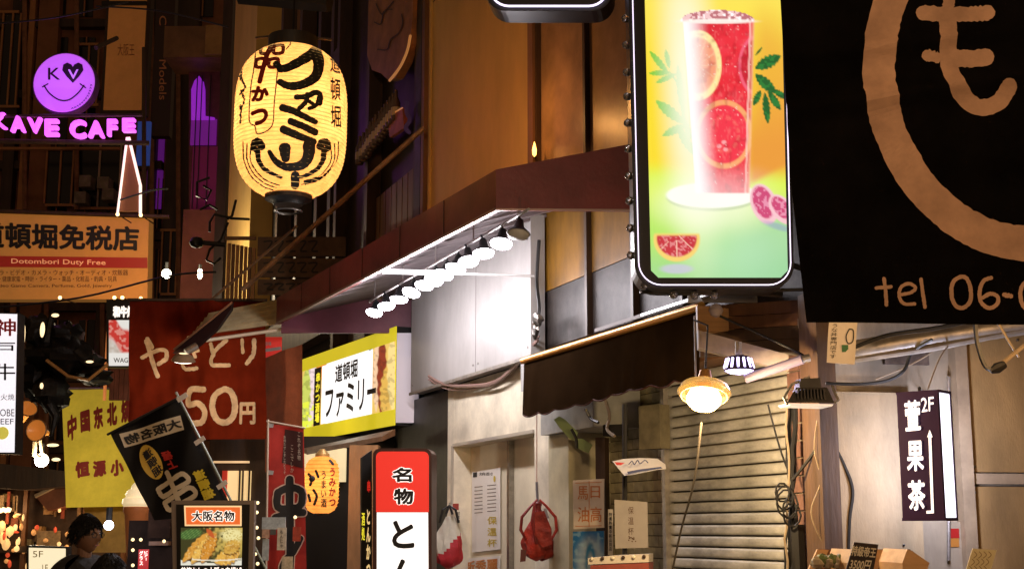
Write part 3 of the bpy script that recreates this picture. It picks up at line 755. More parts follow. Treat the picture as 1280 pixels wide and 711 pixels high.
mk('top_rail',MB().box(RW,RW.u(1209)+.002,ur,RW.z(1240,415),RW.z(1240,405),0,.06),mat('tan_frame',(.4,.3,.2)),rb)
mk('door_gap',MB().box(RW,RW.u(1207)+.012,RW.u(1213)-.002,.1,2.8,.001,.004),M_ink,rb)
# vent plate behind the cables
mk('wall_vent',MB().rbox(RW,1103,434,1158,456,0,.03),mat('dark_vent',(.14,.10,.075),.5,noise=.5,nscale=15),label='dark metal wall plate above the violet sign, crossed by cables',cat='plate')
mk('conduit',MB().tube([RW.pt(1186,470,.05),RW.pt(1186,700,.05)],.010,8),M_gal,rb)
for x,y in ((1046,500),(1046,600),(1133,500),(1133,596),(1218,425),(1218,583),(1219,615),(1272,425)): mk('screw',MB().lathe(RW.pt(x,y,.105 if x<1140 else .032),[(0,.005),(.007,.003),(.008,-.002)],8,RW.N),M_steel,rb)
mk('handle',MB().tube([RW.pt(1217,640,.035),RW.pt(1217,640,.07),RW.pt(1217,668,.07),RW.pt(1217,668,.035)],.007,6),M_steel,rb)
# pipes
PP=PA(1180,420,7.2,-8)
mk('duct_pipe',MB().tube([PP.pt(1066,439),PP.pt(1175,420),PP.pt(1300,402)],.058,14),M_gal,label='thick grey pipe sloping up to the right beneath the black banner',cat='pipe',smooth=True)
mk('thin_pipe',MB().tube([PP.pt(1050,452,.03),PP.pt(1160,436,.03),PP.pt(1290,410,.03)],.018,8),M_gal,label='thin pipe running just under the thick grey pipe',cat='pipe',smooth=True)
mk('lower_duct',MB().tube([at(985,432,7.9),at(1034,441,7.7)],.05,12),M_gal,label='short round duct between the steel beam and the paper notice',cat='duct',smooth=True)
# vertical sign 2F
SY=7.0; SG=PA(1123,570,SY,-42)
sg=thing('vertical_sign',SG.pt(1145,650,0),'dark violet vertical lightbox reading 2F with white characters and an up arrow','sign')
ztop=SG.z(1123,491); zbot=SG.z(1131,649); su0=SG.u(1126); su1=SG.u(1178)
M_vface=mat('dark_violet_face',(.028,.008,.05),.35)
mk('face',MB().box(SG,su0,su1,zbot,ztop,-.02,0),M_vface,sg)
M_side=mat('sign_side_light',(1,1,1),.4,emit=2.4,ecol=(.86,.84,1.0))
sd=.145
mk('light_side',MB().box(SG,su0+.004,su1-.004,zbot+.01,ztop-.01,-sd,-.022),M_side,sg)
mk('back_plate',MB().box(SG,su0,su1,zbot-.005,ztop+.004,-sd-.015,-sd-.002),M_vface,sg)
mk('end_cap',MB().box(SG,su0-.004,su1+.006,ztop-.009,ztop+.004,-sd,-.001),M_vface,sg); mk('end_cap',MB().box(SG,su0-.004,su1+.006,zbot-.006,zbot+.009,-sd,-.001),M_vface,sg)
M_wl=mat('white_letters',(1,1,1),.5,emit=.85,ecol=(1,.95,1.0))
tx=MB()
text(tx,SG,'萱',((1130,501),(1150,499),(1151,537),(1132,539)),.003,.03)
text(tx,SG,'果',((1133,551),(1154,550),(1155,588),(1134,589)),.003,.03)
text(tx,SG,'茶',((1134,600),(1156,599),(1157,637),(1136,638)),.003,.03)
text(tx,SG,'2F',((1151,497),(1167,495),(1167,513),(1152,515)),.003,.015)
tx.prism(SG,[(1160.5,545),(1163.8,545),(1167.2,641),(1158,641.5),(1158,638),(1164,637.5)],.001,.003)
tx.prism(SG,[(1159,546),(1162,537),(1165.5,546)],.001,.0035)
mk('lettering',tx,M_wl,sg)
mk('bracket',MB().tube([SG.uz(su0+.08,ztop,-.1),SG.uz(su0+.08,ztop+.03,-.1),RW.uz(RW.u(1165),ztop+.03,.0)],.008),M_blackmetal,sg)
for zz in (.2,.5,.8): lamp('back_glow','POINT',SG.uz((su0+su1)/2+.02,zbot+(ztop-zbot)*zz,-sd-.12),9,(.74,.76,1),sg,.03)
# small sticker
st=mk('sticker',MB().rbox(RW,1183,660,1195,672,.031,.035),M_red,label='small red sticker with an orange foot under the vertical sign',cat='sticker')
o_=MB().rbox(RW,1183,672.3,1195,683,.031,.035); 
ORG[st.name]=ORG[st.name]; mk('foot',o_,mat('orange_print',(.5,.2,.03),.6),st)

# ------------------------------------------------------------------ hanging paper notice (seen upside down)
PN=PA(1052,430,6.6,6,disp=lambda u,z:.01*math.sin(z*14)+.006*math.sin(u*30))
pn=thing('paper_notice',PN.pt(1052,455),'white paper notice with a green mark hanging beneath the black banner','notice')
mk('sheet',MB().grid(PN,((1038,398),(1073,398),(1067,456),(1033,453)),8,12,0,.001),mat('notice_paper',(.62,.56,.47),.6,noise=.1),pn,smooth=True)
tx=MB(); text(tx,PN,'うな丼専門店です',((1041,404),(1049,404),(1045,448),(1037,447)),.004,.0,vertical=True,sub=.1)
tx.stroke(PN,[(1062,411),(1067,413),(1066,426),(1060,429),(1058,420),(1062,411)],1.5,.004)
mk('lettering',tx,M_ink,pn)
mk('mark',MB().rbox(PN,1052,431,1060,440,.003,.005),mat('green_print',(.02,.12,.04),.6),pn)

# ------------------------------------------------------------------ black banner, closest thing
_B0=at(1150,200,4.6); _z1=at(1100,52,4.6).z; _z2=at(1100,114,4.6).z; _z3=at(1100,190,4.6).z
def CR(u,z):
    e=.10*u
    return .020*math.exp(-((z-_z1-e)/.03)**2)*math.exp(-(u/.6)**2)+.030*math.exp(-((z-_z2-e*1.4)/.038)**2)*math.exp(-(u/.6)**2)+.012*math.exp(-((z-_z3+e)/.05)**2)
def bw(u,z): return .015*math.sin(u*3.1+z*1.3)+.008*math.sin(u*7-z*4)+CR(u,z)
BN=PA(1150,200,4.6,-4,disp=bw)
bn=thing('hanging_banner',BN.pt(1150,403),'huge black cloth banner with a brown brush painted ring and phone number','banner')
M_bcloth=mat('black_banner_cloth',(.007,.0055,.0045),.9,noise=.5,nscale=3,spec=0,bump=.12,bscale=120)
# left edge curve
mb=MB(); nx,ny=60,200
for sd_ in (0,-.004):
    b=len(mb.v)
    for j in range(ny+1):
        tt=j/ny; y=-330+tt*(404+330)
        xl=975+ (0 if y<0 else 12*min(1,y/215)+ (20*(y-215)/188 if y>215 else 0))
        for i in range(nx+1):
            a=i/nx; x=xl*(1-a)+1580*a; mb.v.append(BN.pt(x,y+(2*a if j==ny else 0),sd_))
    for j in range(ny):
        for i in range(nx): k=b+j*(nx+1)+i; mb.f.append((k,k+nx+1,k+nx+2,k+1) if sd_==0 else (k,k+1,k+nx+2,k+nx+1))
mk('cloth',mb,M_bcloth,bn,smooth=True)
M_bpaint=mat('brown_brush_paint',(.66,.37,.20),.85,noise=.35,nscale=4,bump=.08,bscale=150)
tx=MB()
ring=[]; n=240
for k in range(n+1):
    g=2*math.pi*k/n; ro=1+random.uniform(-.003,.003)
    ring.append((1292+213*ro*math.cos(g),84+241*ro*math.sin(g),1292+172*math.cos(g)*(1+random.uniform(-.005,.005)),84+197*math.sin(g)*(1+random.uniform(-.005,.005))))
for k in range(n):
    a,b=ring[k],ring[k+1]
    for s_ in range(3):
        f0_,f1_=s_/3,(s_+1)/3
        P4=[(a[0]+(a[2]-a[0])*f0_,a[1]+(a[3]-a[1])*f0_),(b[0]+(b[2]-b[0])*f0_,b[1]+(b[3]-b[1])*f0_),(b[0]+(b[2]-b[0])*f1_,b[1]+(b[3]-b[1])*f1_),(a[0]+(a[2]-a[0])*f1_,a[1]+(a[3]-a[1])*f1_)]
        tx.flat(BN,P4,.005)
S=lambda pts,wd,off,rg=.5:tx.stroke(BN,pts,wd,off,rg)
S([(1155,14),(1185,16),(1215,17),(1236,15)],19,.0052,1.3)
S([(1189,-14),(1187,5)],15,.0056,1)
S([(1186,22),(1186,50),(1187,80),(1198,112),(1222,133),(1248,128),(1262,108)],21,.006,.6)
S([(1196,72),(1215,73),(1234,71)],22,.0064,.8)
S([(1160,68),(1172,71)],14,.0068,1.6)
# tel 06-6
S([(1104,349),(1106,365),(1107,382)],4.6,.0052,.3); S([(1094,361),(1113,359)],4.4,.0056,.3)
S([(1124,369),(1138,366),(1144,360),(1136,355),(1126,359),(1123,370),(1129,380),(1143,380)],4.2,.006,.3)
S([(1151,349),(1153,365),(1156,384)],4.6,.0052,.3)
S([(1202,345),(1192,352),(1190,368),(1195,381),(1205,384),(1214,375),(1214,358),(1209,347),(1202,345)],5.2,.0052,.3)
S([(1241,346),(1231,350),(1226,363),(1228,377),(1238,384),(1248,379),(1249,370),(1240,366),(1230,371)],5.0,.0052,.3)
S([(1257,367),(1266,369)],5.5,.0052,.8)
S([(1288,348),(1279,358),(1278,373),(1284,384),(1296,382)],5.2,.0052,.3)
mk('painted_lettering',tx,M_bpaint,bn)
mk('rod',MB().tube([BN.pt(965,-325),BN.pt(1600,-325)],.02,8),M_darkwood,bn)
# unseen stall bulbs, added behind the banner to light the beige wall
for (x,y,Y,e,nm) in ((1120,330,5.6,24,'unseen warm bulb added behind the black banner, left one'),(1330,380,5.9,17,'unseen warm bulb added behind the black banner, right one')):
    c=at(x,y,Y); t=thing('unseen_bulb',c,nm,'lamp','unseen bulbs behind the black banner')
    mk('bulb',MB().lathe(c,[(0,-.05),(.03,-.035),(.036,0),(.02,.03),(.014,.05)],14),M_hot,t,smooth=True); mk('cord',MB().tube([c+Vector((0,0,.05)),c+Vector((0,0,1.6))],.005),M_cable,t)
    lamp('bulb_light','POINT',c-Vector((0,0,.07)),e,(1,.56,.24),t,.06)

# cables
def cable(pts,r,m,label,name='cable'): 
    P=[at(*p) for p in pts]; C=[]
    for i in range(len(P)-1):
        p0=P[max(i-1,0)];p1=P[i];p2=P[i+1];p3=P[min(i+2,len(P)-1)]
        for k in range(5):
            q=k/5; C.append(.5*((2*p1)+(p2-p0)*q+(2*p0-5*p1+4*p2-p3)*q*q+(3*p1-p0-3*p2+p3)*q**3))
    C.append(P[-1]); return mk(name,MB().tube(C,r,5),m,label=label,cat='cable')
cable([(1032,479,7.2),(1072,480,7.2),(1108,476,7.2),(1130,463,7.2),(1140,440,7.2),(1165,424,7.1)],.009,M_cable,'black cable looping from the floodlight up to the grey pipe')
cable([(1219,400,6.4),(1222,430,6.4),(1232,458,6.4),(1246,462,6.4)],.011,M_cable,'black cable dropping from the banner hem to a plug')
cable([(1252,455,6.4),(1270,440,6.4),(1290,425,6.4)],.010,M_cablew,'pale cord tied to the black plug at right edge')
mk('plug',MB().tube([at(1238,464,6.4),at(1246,460,6.4),at(1256,455,6.4)],[.012,.026,.018],8),M_black,label='black plug hanging on its cable by the beige door',cat='plug',smooth=True)
cable([(1248,404,6.5),(1262,428,6.5),(1274,446,6.5)],.008,M_cablew,'pale cable slanting down from the banner hem near right edge')
cable([(1066,435,7.0),(1110,419,7.0),(1165,411,7.0),(1210,402,7.0)],.012,M_cable,'black cable lying along the thick grey pipe')
cable([(1035,510,7.4),(1036,540,7.4),(1055,580,7.4),(1066,612,7.4),(1062,650,7.4),(1060,712,7.4)],.010,M_cable,'black cable running down the beige wall panel')
cable([(1095,474,7.3),(1140,455,7.3),(1190,425,7.3)],.004,M_cablew,'thin white wire above the vertical sign')
cable([(1160,486,7.0),(1176,445,7.1),(1192,426,7.2)],.004,M_cablew,'thin pale wire rising from the top of the vertical sign')
cable([(960,505,7.8),(975,560,7.8),(990,600,7.8)],.006,M_cable,'thin black wire slanting across the shutter to the cable bundle')
cable([(877,528,7.4),(868,600,7.6),(852,660,7.8),(840,715,7.9)],.0065,mat('twine',(.02,.013,.006),.9),'brown cord hanging from the warm lamp in front of the shutter')
cable([(868,395,7.6),(869,440,7.5),(870,480,7.4)],.005,M_cablew,'thin wire beside the awning end')
cable([(1024,510,7.4),(1018,560,7.4),(1026,600,7.4),(1014,640,7.4),(1030,680,7.4),(1055,712,7.4)],.004,M_cablew,'pale wavy cable on the brown post')
cable([(900,395,7.6),(950,418,7.5),(1000,442,7.4),(1012,452,7.4)],.008,M_cable,'black cable over the beams right of the awning')
cable([(990,600,7.6),(1010,575,7.5),(1030,545,7.4)],.009,M_cable,'black cable from the bundle up to the brown post')
# bundle of cables at the pier
cb=thing('cable_bundle',at(988,700,7.75),'tangled bundle of black cables on the edge of the shutter','cable bundle')
for k in range(9):
    x0=984+random.uniform(0,10); P=[]
    for y in range(505,720,14):
        s_=1 if y<610 else 1.6; P.append(at(x0+2*math.sin(y*.04+k)*s_+random.uniform(-1.2,1.2)*s_,y,7.72+.02*(k%3)))
    mk('strand',MB().tube(P,.007 if k else .012,5),M_cable if k!=3 else M_cablew,cb)
mk('trunking',MB().tube([at(995,655,7.75),at(998,720,7.75)],.05,8),M_black,cb)
for k in range(5):
    c=at(978+k*3,615+k*7,7.68); rr_=.04+.01*(k%3); mk('loop',MB().tube([c+Vector((rr_*math.cos(g/10*6.28),.01*math.sin(g),rr_*1.3*math.sin(g/10*6.28))) for g in range(11)],.006,5),M_cable,cb)

# ------------------------------------------------------------------ stall crates and price cards bottom right
SC=PA(1080,700,6.2,5)
def crate(xs,label):
    t=thing('tilted_crate',SC.pt((xs[0]+xs[1])/2,730),label,'crate','wooden display boxes at the lower right')
    x0,x1=xs
    mk('side_panel',MB().prism(SC,[(x0+10,686),(x0+24,687),(x0+16,703),(x0+4,730),(x0-8,730),(x0+2,704)],-.35,-.33) ,mat('pale_box_wood',(.50,.29,.13),.6,noise=.3,stretch=(.3,1,3)),t)
    mk('side_panel',MB().prism(SC,[(x1-6,686),(x1,688),(x1+22,703),(x1+14,730),(x1-10,730),(x1-12,703)],-.30,.0),mat('pale_box_wood',(.5,.29,.13)),t)
    mk('back_panel',MB().prism(SC,[(x0+12,686),(x1-2,686),(x1-2,730),(x0+6,730)],-.38,-.36),M_wood,t)
    mk('front_panel',MB().prism(SC,[(x0,712),(x1,712),(x1,740),(x0-6,740)],-.02,0),M_wood,t)
    return t
t=crate((1012,1072),'wooden display box with wrapped goods, left of the black price card')
for k in range(6): mk('packet',MB().blob(SC.pt(1022+k*6,702-2*(k%2),-.15),(.035,.04,.03),8,5,.15),mat(f'packet_{"green" if k%2 else "pale"}',(.10,.14,.05) if k%2 else (.35,.30,.20),.25),t)
t=crate((1085,1140),'wooden display box with a bright orange side, right of the black price card')
mk('lining',MB().prism(SC,[(1127,686),(1137,688),(1131,706),(1118,711)],-.28,-.26),mat('orange_lining',(.75,.36,.05),.5),t)
pc=PA(1078,700,6.05,4)
t=thing('price_card',pc.pt(1078,720),'black handwritten price card reading 3500 yen on the display boxes','price card')
mk('card',MB().prism(pc,[(1068,677),(1098,680),(1090,722),(1056,716)],-.006,0),mat('black_card',(.03,.018,.012),.5),t)
tx=MB(); text(tx,pc,'特級帝王',((1066,681),(1096,684),(1094,697),(1063,694)),.003,.03); text(tx,pc,'3500円',((1064,698),(1090,700),(1086,714),(1061,711)),.003,.03)
mk('lettering',tx,mat('cream_print',(.62,.55,.40),.6),t)
pc=PA(1225,700,5.9,-4)
t=thing('price_card',pc.pt(1225,730),'pale yellow handwritten price card standing alone at the lower right','price card')
mk('card',MB().prism(pc,[(1216,685),(1246,687),(1232,735),(1200,735)],-.006,0),mat('yellow_card',(.72,.60,.32),.6,noise=.1),t)
tx=MB(); [tx.stroke(pc,[(1218+i*6-r*3,689+r*9),(1221+i*6-r*3,693+r*9),(1217+i*6-r*3,697+r*9)],.9,.003+.0004*i) for i in range(4) for r in range(3)]; mk('lettering',tx,mat('brown_pen',(.30,.19,.08),.6),t)
mk('holder',MB().tube([pc.pt(1216,735),pc.pt(1214,760)],.006),M_blackmetal,t)
mk('display_table',MB().box(SC,SC.u(990),SC.u(1290),0,1.33,-.8,-.02),M_darkwood,label='dark wooden counter carrying the display boxes at lower right',cat='counter')

# ------------------------------------------------------------------ things in the tiled recess
TP=Pl(Fac.uz(0,0,-.18),-68.8)
TW=PA(760,640,9.3,-30)
CY=PA(736,630,10.0,-25)
t=thing('sign_card',CY.pt(736,660),'pale card with four orange characters standing on the blue poster','card')
mk('card',MB().prism(CY,[(716,600),(755,598),(755,659),(717,661)],-.01,0),mat('pale_pink_card',(.66,.56,.46),.6,noise=.08),t)
tx=MB()
text(tx,CY,'日',(738,607,750,622),.003,.01);text(tx,CY,'高',(738,633,752,652),.003,.01);text(tx,CY,'馬',(722,607,735,624),.003,.01);text(tx,CY,'油',(722,633,736,652),.003,.01)
mk('lettering',tx,mat('orange_letter',(.50,.17,.05),.6),t)
ln=MB(); 
for p in ([(736,601),(736.8,601),(736.8,658),(736,658)],[(719,603),(752,601.5),(752,602.3),(719,603.8)],[(719,657),(752,656),(752,656.8),(719,657.8)]): ln.prism(CY,p,.001,.002)
mk('border_line',ln,mat('orange_letter',(.5,.17,.05)),t,kind='stuff')
t=thing('blue_poster',CY.pt(736,730),'blue and white poster below the pale card with orange characters','poster')
def bluep(x,y,a,t_):
    C=np.zeros((len(x),3))+np.array((.015,.14,.36)); n=vnoise(x,y,4,2)
    C=mixc(C,(.45,.55,.60),ell(x,y,738,698,17,26,0,.4)*(.5+.5*n)); C=mixc(C,(.03,.22,.42),ell(x,y,738,700,6,22,0,.2)); C=mixc(C,(.5,.6,.6),ell(x,y,738,706,4,16,0,.3)*.8); C=mixc(C,(.3,.5,.6),(n>.7)*.5); return C
mk('board',MB().prism(CY,[(716,664),(755,663),(755,740),(716,740)],-.01,0),M_white,t)
print_grid('print',CY,((716,664),(755,663),(755,739),(716,739)),30,50,bluep,mat_print('matt_print',0),t)
GC=PA(790,655,9.1,-20)
t=thing('grey_card',GC.pt(790,685),'grey card with a column of small characters fixed on a black pole','card')
mk('card',MB().prism(GC,[(768,624),(809,627),(810,684),(769,685)],-.008,0),mat('grey_card',(.42,.38,.33),.6,noise=.1),t)
tx=MB()
for k,ch in enumerate('保温杯'): text(tx,GC,ch,(785,633+k*13,792,642+k*13),.003,.0)
for k in range(12): 
    x,y=785+random.uniform(0,9),669+random.uniform(0,7); tx.prism(GC,[(x,y),(x+1.6,y+.3),(x+1.4,y+1.6),(x,y+1.3)],.002,.003)
mk('lettering',tx,mat('brown_ink',(.12,.06,.03),.6),t)
mk('pole',MB().tube([GC.pt(781,505,-.05),GC.pt(781,720,-.05)],.017,8),M_black,label='thin black pole that carries the grey card in the tiled recess',cat='pole')
mk('recess_post',MB().rbox(PA(753,600,10.0,-30),741,546,753,700,-.12,-.05),M_darkwood,label='dark post behind the pale card in the tiled recess',cat='post')
mk('junction_box',MB().rbox(PA(765,537,9.8,-30),752,530,776,544,-.12,-.02),M_black,label='black junction box at the top of the dark post',cat='box')
cable([(757,500,9.7),(762,520,9.7),(759,536,9.7),(768,545,9.6)],.012,M_cablew,'pale cables gathered above the black junction box')
cable([(732,510,9.9),(738,522,9.9),(748,528,9.8)],.012,M_cable,'short dark pipe elbow under the awning hem')
t=PA(762,655,9.8,-25)
z=thing('label_strip',t.pt(763,690),'narrow white strip label with dark characters beside the grey card','strip label')
mk('strip',MB().prism(t,[(760,636),(766,636),(766,693),(760,693)],-.008,0),mat('strip_white',(.6,.55,.45),.6),z)
tx=MB(); text(tx,t,'特價熱賣中新品到店',(761,640,765,688),.003,.02,vertical=True); mk('lettering',tx,M_ink,z)
mk('dark_box',MB().rbox(PA(800,530,9.4,-50),786,505,812,560,-.2,-.1),mat('olive_cabinet',(.20,.17,.10),.5,noise=.4,nscale=8),label='olive metal electrical cabinet on the recess wall beside the shutter',cat='cabinet')
# green tape
GT=PA(715,540,10.6,-50)
t=thing('green_tape',GT.pt(712,550),'torn strip of green tape hanging across the pillar top','tape')
mg=mat('green_tape',(.30,.40,.17),.5)
mk('strip',MB().prism(GT,[(692,524),(699,520),(706,524),(722,540),(719,551),(712,548),(700,535)],-.004,0),mg,t); mk('strip',MB().prism(GT,[(718,548),(728,548),(740,556),(735,566),(722,560)],-.012,-.006),mg,t)
cable([(714,536,10.5),(720,548,10.5),(721,560,10.5)],.012,M_cable,'dark twig of cable caught in the green tape')
# curled leaflet
LF=PA(798,582,8.7,-10,disp=lambda u,z:.03*math.sin(u*9))
t=thing('leaflet',LF.pt(798,595),'curled white leaflet with red and blue print stuck out before the shutter','leaflet')
A=[(765,576),(778,573),(800,572),(822,573),(832,580)];B=[(780,594),(790,593),(806,590),(822,587),(833,586)]
mb=MB()
for sd_ in (0,-.003):
    for i in range(5):
        mb.v.append(LF.pt(*A[i],sd_-.10)); mb.v.append(LF.pt(*B[i],sd_+.05))
for i in range(4): k=2*i; mb.f+= [(k,k+1,k+3,k+2),(10+k,12+k,13+k,11+k)]
mk('sheet',mb,mat('leaflet_paper',(.72,.68,.62),.5),t,smooth=True)
tx=MB(); L3=Pl(LF.pt(798,582,.07),-10)
tx.prism(L3,[(768,577),(781,578),(776,581),(771,581)],0,.002); mk('red_mark',tx,M_red,t)
tx=MB(); tx.stroke(L3,[(786,580),(790,576),(793,580),(797,575),(800,579),(806,575),(810,578)],1.2,.003); tx.prism(L3,[(784,589),(800,586),(826,583),(828,585),(800,589),(785,592)],0,.002); mk('lettering',tx,mat('navy_print',(.03,.04,.12),.6),t)
# serrated tray
TR=PA(775,702,8.6,-12)
t=thing('display_tray',TR.pt(775,730),'white slatted tray with a red front edge below the two cards','tray')
mk('rim',MB().prism(TR,[(735,697),(765,694),(811,692),(811,702),(735,705)],-.25,0),mat('tray_white',(.60,.54,.44),.6,noise=.2),t)
mk('front',MB().prism(TR,[(738,706),(811,703),(811,740),(738,740)],-.25,.01),mat('tray_red',(.28,.05,.03),.5,noise=.3),t)
for k in range(6): mk('knob',MB().blob(TR.pt(740+k*13,698-k*.6,.01),.012,8,5),M_darkwood if k%2 else M_cream,t)

# ------------------------------------------------------------------ things at the doorway
DP=Pl(Fac.uz(0,0,-.165),-68.8)
t=thing('door_notice',DP.pt(607,685),'white paper notice with printed lines and yellow characters inside the doorway','notice')
mk('sheet',MB().prism(DP,[(590,590),(625,584),(625,686),(590,690)],.0,.004),mat('notice_white',(.80,.76,.68),.6),t)
tx=MB()
for k in range(8): tx.prism(DP,[(593,608+k*4.6),(603,607+k*4.6),(603,608+k*4.6),(593,609+k*4.6)],.005,.006); tx.prism(DP,[(609,606+k*4.6),(620,605+k*4.6),(620,606+k*4.6),(609,607+k*4.6)],.005,.006)
mk('print_lines',tx,mat('grey_ink',(.22,.19,.15),.6),t,kind='stuff')
tx=MB(); tx.rbox(DP,592,590,597,596,.005,.007); text(tx,DP,'焼酎',(599,590,616,594),.006,.0); mk('lettering',tx,M_ink,t)
tx=MB()
for k,ch in enumerate('保温杯'): text(tx,DP,ch,(609,645+k*14,621,655+k*14),.006,.02)
tx.lathe(DP.pt(618,598,.008),[(0,.001),(.03,0)],12,DP.N)
mk('yellow_print',tx,mat('yellow_ink',(.62,.48,.06),.6),t)
t=thing('orange_notice',DP.pt(600,720),'row of orange characters on a sheet at the foot of the doorway','notice')
mk('sheet',MB().prism(DP,[(577,698),(625,694),(625,730),(577,734)],.0,.003),mat('notice_white',(.7,.6,.5)),t)
tx=MB(); text(tx,DP,'新秀麗',((580,701),(622,697),(622,713),(580,716)),.005,.03); mk('lettering',tx,mat('orange_ink',(.60,.22,.05),.6),t)
t=thing('jamb_sticker',Fac.pt(573,650,.002),'small red sticker with black characters beside the doorway','sticker')
JP=Fac
mk('square',MB().rbox(JP,569,629,576,637,.021,.025),M_red,t)
tx=MB(); text(tx,JP,'営業中',(570,639,575,653),.024,.02,vertical=True); mk('lettering',tx,M_ink,t)
# bags: soft lumps hung by handles
def bag(c,wd,hh,dp,mats,split,seed):
    rnd=random.Random(seed); objs=[]
    N=26;Mv=18
    def P(i,j):
        a=2*math.pi*i/N; v=j/Mv; prof=(.35+.65*min(1,v*1.7)**.8)*(1 if v<.82 else math.sqrt(max(0,1-((v-.82)/.19)**2)))
        f=1+.13*math.sin(a*3+v*5+seed)+.09*math.sin(a*7-v*9)+.05*math.sin(a*13+v*4)
        return c+Vector((wd/2*prof*f*math.cos(a)+.03*wd*math.sin(v*4+seed), dp/2*prof*f*math.sin(a), -hh*v+.03*hh*math.sin(a*2+seed)*v))
    return P,N,Mv
def bagmesh(P,N,Mv,j0,j1):
    mb=MB(); mb.v=[P(i,j) for j in range(j0,j1+1) for i in range(N)]
    for j in range(j1-j0):
        for i in range(N): i2=(i+1)%N; mb.f.append((j*N+i,(j+1)*N+i,(j+1)*N+i2,j*N+i2))
    if j0==0: mb.f.append(tuple(range(N)))
    return mb
rc=at(673,632,11.2)
t=thing('red_bag',rc-Vector((0,0,.45)),'crumpled red drawstring bag hanging on a cord from the fascia','bag')
P,N,Mv=bag(rc-Vector((0,0,.09)),.24,.34,.18,None,0,3)
M_rbag=mat('red_nylon',(.42,.030,.012),.5,noise=.45,nscale=14,bump=.8,bscale=16)
M_rbag2=mat('deep_red_nylon',(.24,.014,.008),.5,noise=.4,nscale=14,bump=.6,bscale=16)
mk('body',bagmesh(P,N,Mv,0,Mv),M_rbag,t,smooth=True)
mk('neck',MB().lathe(rc-Vector((0,0,.13)),[(.07,0),(.045,.05),(.022,.11),(.03,.15),(.012,.17)],10),M_rbag2,t,smooth=True)
for s_,m_ in ((-1,M_rbag2),(1,M_rbag)):
    mk('strap',MB().tube([rc+Vector((s_*.01,-.03,.05)),rc+Vector((s_*.06,-.07,.0)),rc+Vector((s_*.135,-.09,-.09)),rc+Vector((s_*.145,-.10,-.19)),rc+Vector((s_*.10,-.11,-.27))],[.008,.012,.014,.014,.010],6),m_,t,smooth=True)
mk('strap',MB().tube([rc+Vector((-.03,-.06,.02)),rc+Vector((-.05,-.13,-.12)),rc+Vector((-.02,-.13,-.30))],[.012,.018,.012],6),M_rbag2,t,smooth=True)
mk('strap_pad',MB().tube([rc+Vector((.05,-.10,-.02)),rc+Vector((.075,-.10,-.10))],.014,6),M_white,t,smooth=True)
mk('front_flap',MB().prism(PA(673,650,11.05,-10),[(668,640),(680,638),(689,660),(690,680),(678,684),(669,668)],0,.012),M_rbag,t)
mk('tag',MB().prism(PA(656,690,11.0),[(651,686),(658,687),(657,701),(650,702)],0,.01),mat('dark_red_tag',(.10,.015,.01),.6),t)
mk('clip',MB().tube([at(671,612,11.2),at(671,602,11.2),at(672,626,11.2)],.012,6),mat('grey_clip',(.25,.25,.3),.4,metal=.5),t)
mk('cord',MB().tube([at(671,604,11.2),at(671,486,11.2)],.005,5),mat('pink_cord',(.5,.32,.26),.6),t)
wc=at(562,645,13.0)
t=thing('two_tone_bag',wc-Vector((0,0,.55)),'white and red cloth bag with dark handles hanging left of the doorway','bag')
P,N,Mv=bag(wc,.26,.47,.18,None,0,8)
M_wb=mat('white_cotton',(.62,.57,.46),.7,noise=.15,bump=.4,bscale=12); M_rb=mat('red_cotton',(.50,.02,.03),.6,noise=.25,bump=.4,bscale=12)
full=bagmesh(P,N,Mv,0,Mv)
def part_of(red):
    m_=MB(); m_.v=list(full.v)
    for f in full.f:
        i_,j_=f[0]%N,f[0]//N; edge_=9.5-3.0*math.cos(2*math.pi*i_/N)*1.0+1.2*math.sin(4*math.pi*i_/N)
        if (j_>edge_)==red or (len(f)>4 and not red): m_.f.append(f)
    return m_
mk('upper_body',part_of(False),M_wb,t,smooth=True); mk('lower_body',part_of(True),M_rb,t,smooth=True)
for s_ in (-1,1): mk('handle',MB().tube([wc+Vector((s_*.09,-.09,-.06)),wc+Vector((s_*.06,-.09,.06)),wc+Vector((0,-.05,.10)),wc+Vector((-s_*.03,-.08,.02))],.013,6),M_black,t,smooth=True)
mk('hook',MB().tube([wc+Vector((0,-.05,.10)),Fac.pt(562,628,.0)],.006),M_steel,t)
# cable swag under the fascia
cable([(536,470,13.9),(556,480,13.5),(590,482,12.9),(620,476,12.3),(645,455,11.8),(672,425,11.3)],.016,mat('pinkish_cable',(.28,.17,.14),.5),'pinkish cable swagged under the white fascia')
cable([(536,474,13.9),(560,486,13.5),(596,485,12.9),(628,474,12.3),(655,447,11.8),(674,420,11.3)],.009,mat('pinkish_cable',(.28,.17,.14)),'thinner second cable swagged under the white fascia')
mk('cable_knot',MB().blob(at(672,400,11.2),(.05,.06,.05),8,6,.3).blob(at(669,414,11.2),(.035,.05,.06),8,6,.3),M_steel,label='grey clamp tangled with cable on the white corner post',cat='clamp')
cable([(674,300,11.3),(671,350,11.3),(674,385,11.2),(670,405,11.2)],.016,M_black,'black cable running down the white corner post')

# ------------------------------------------------------------------ restaurant building left of the near shop
rs=thing('restaurant_building',Fac.uz(-9,0,-2),'dark timbered restaurant building behind the big paper lantern','building')
u1=uE-.12; u0=U(300)
mk('wall',MB().box(Fac,u0,u1,0,10,-6,-.25),M_black,rs)
mk('dark_pier',MB().box(Fac,u1-.9,uL-.03,0,3.0,-.22,-.01),M_black,rs)
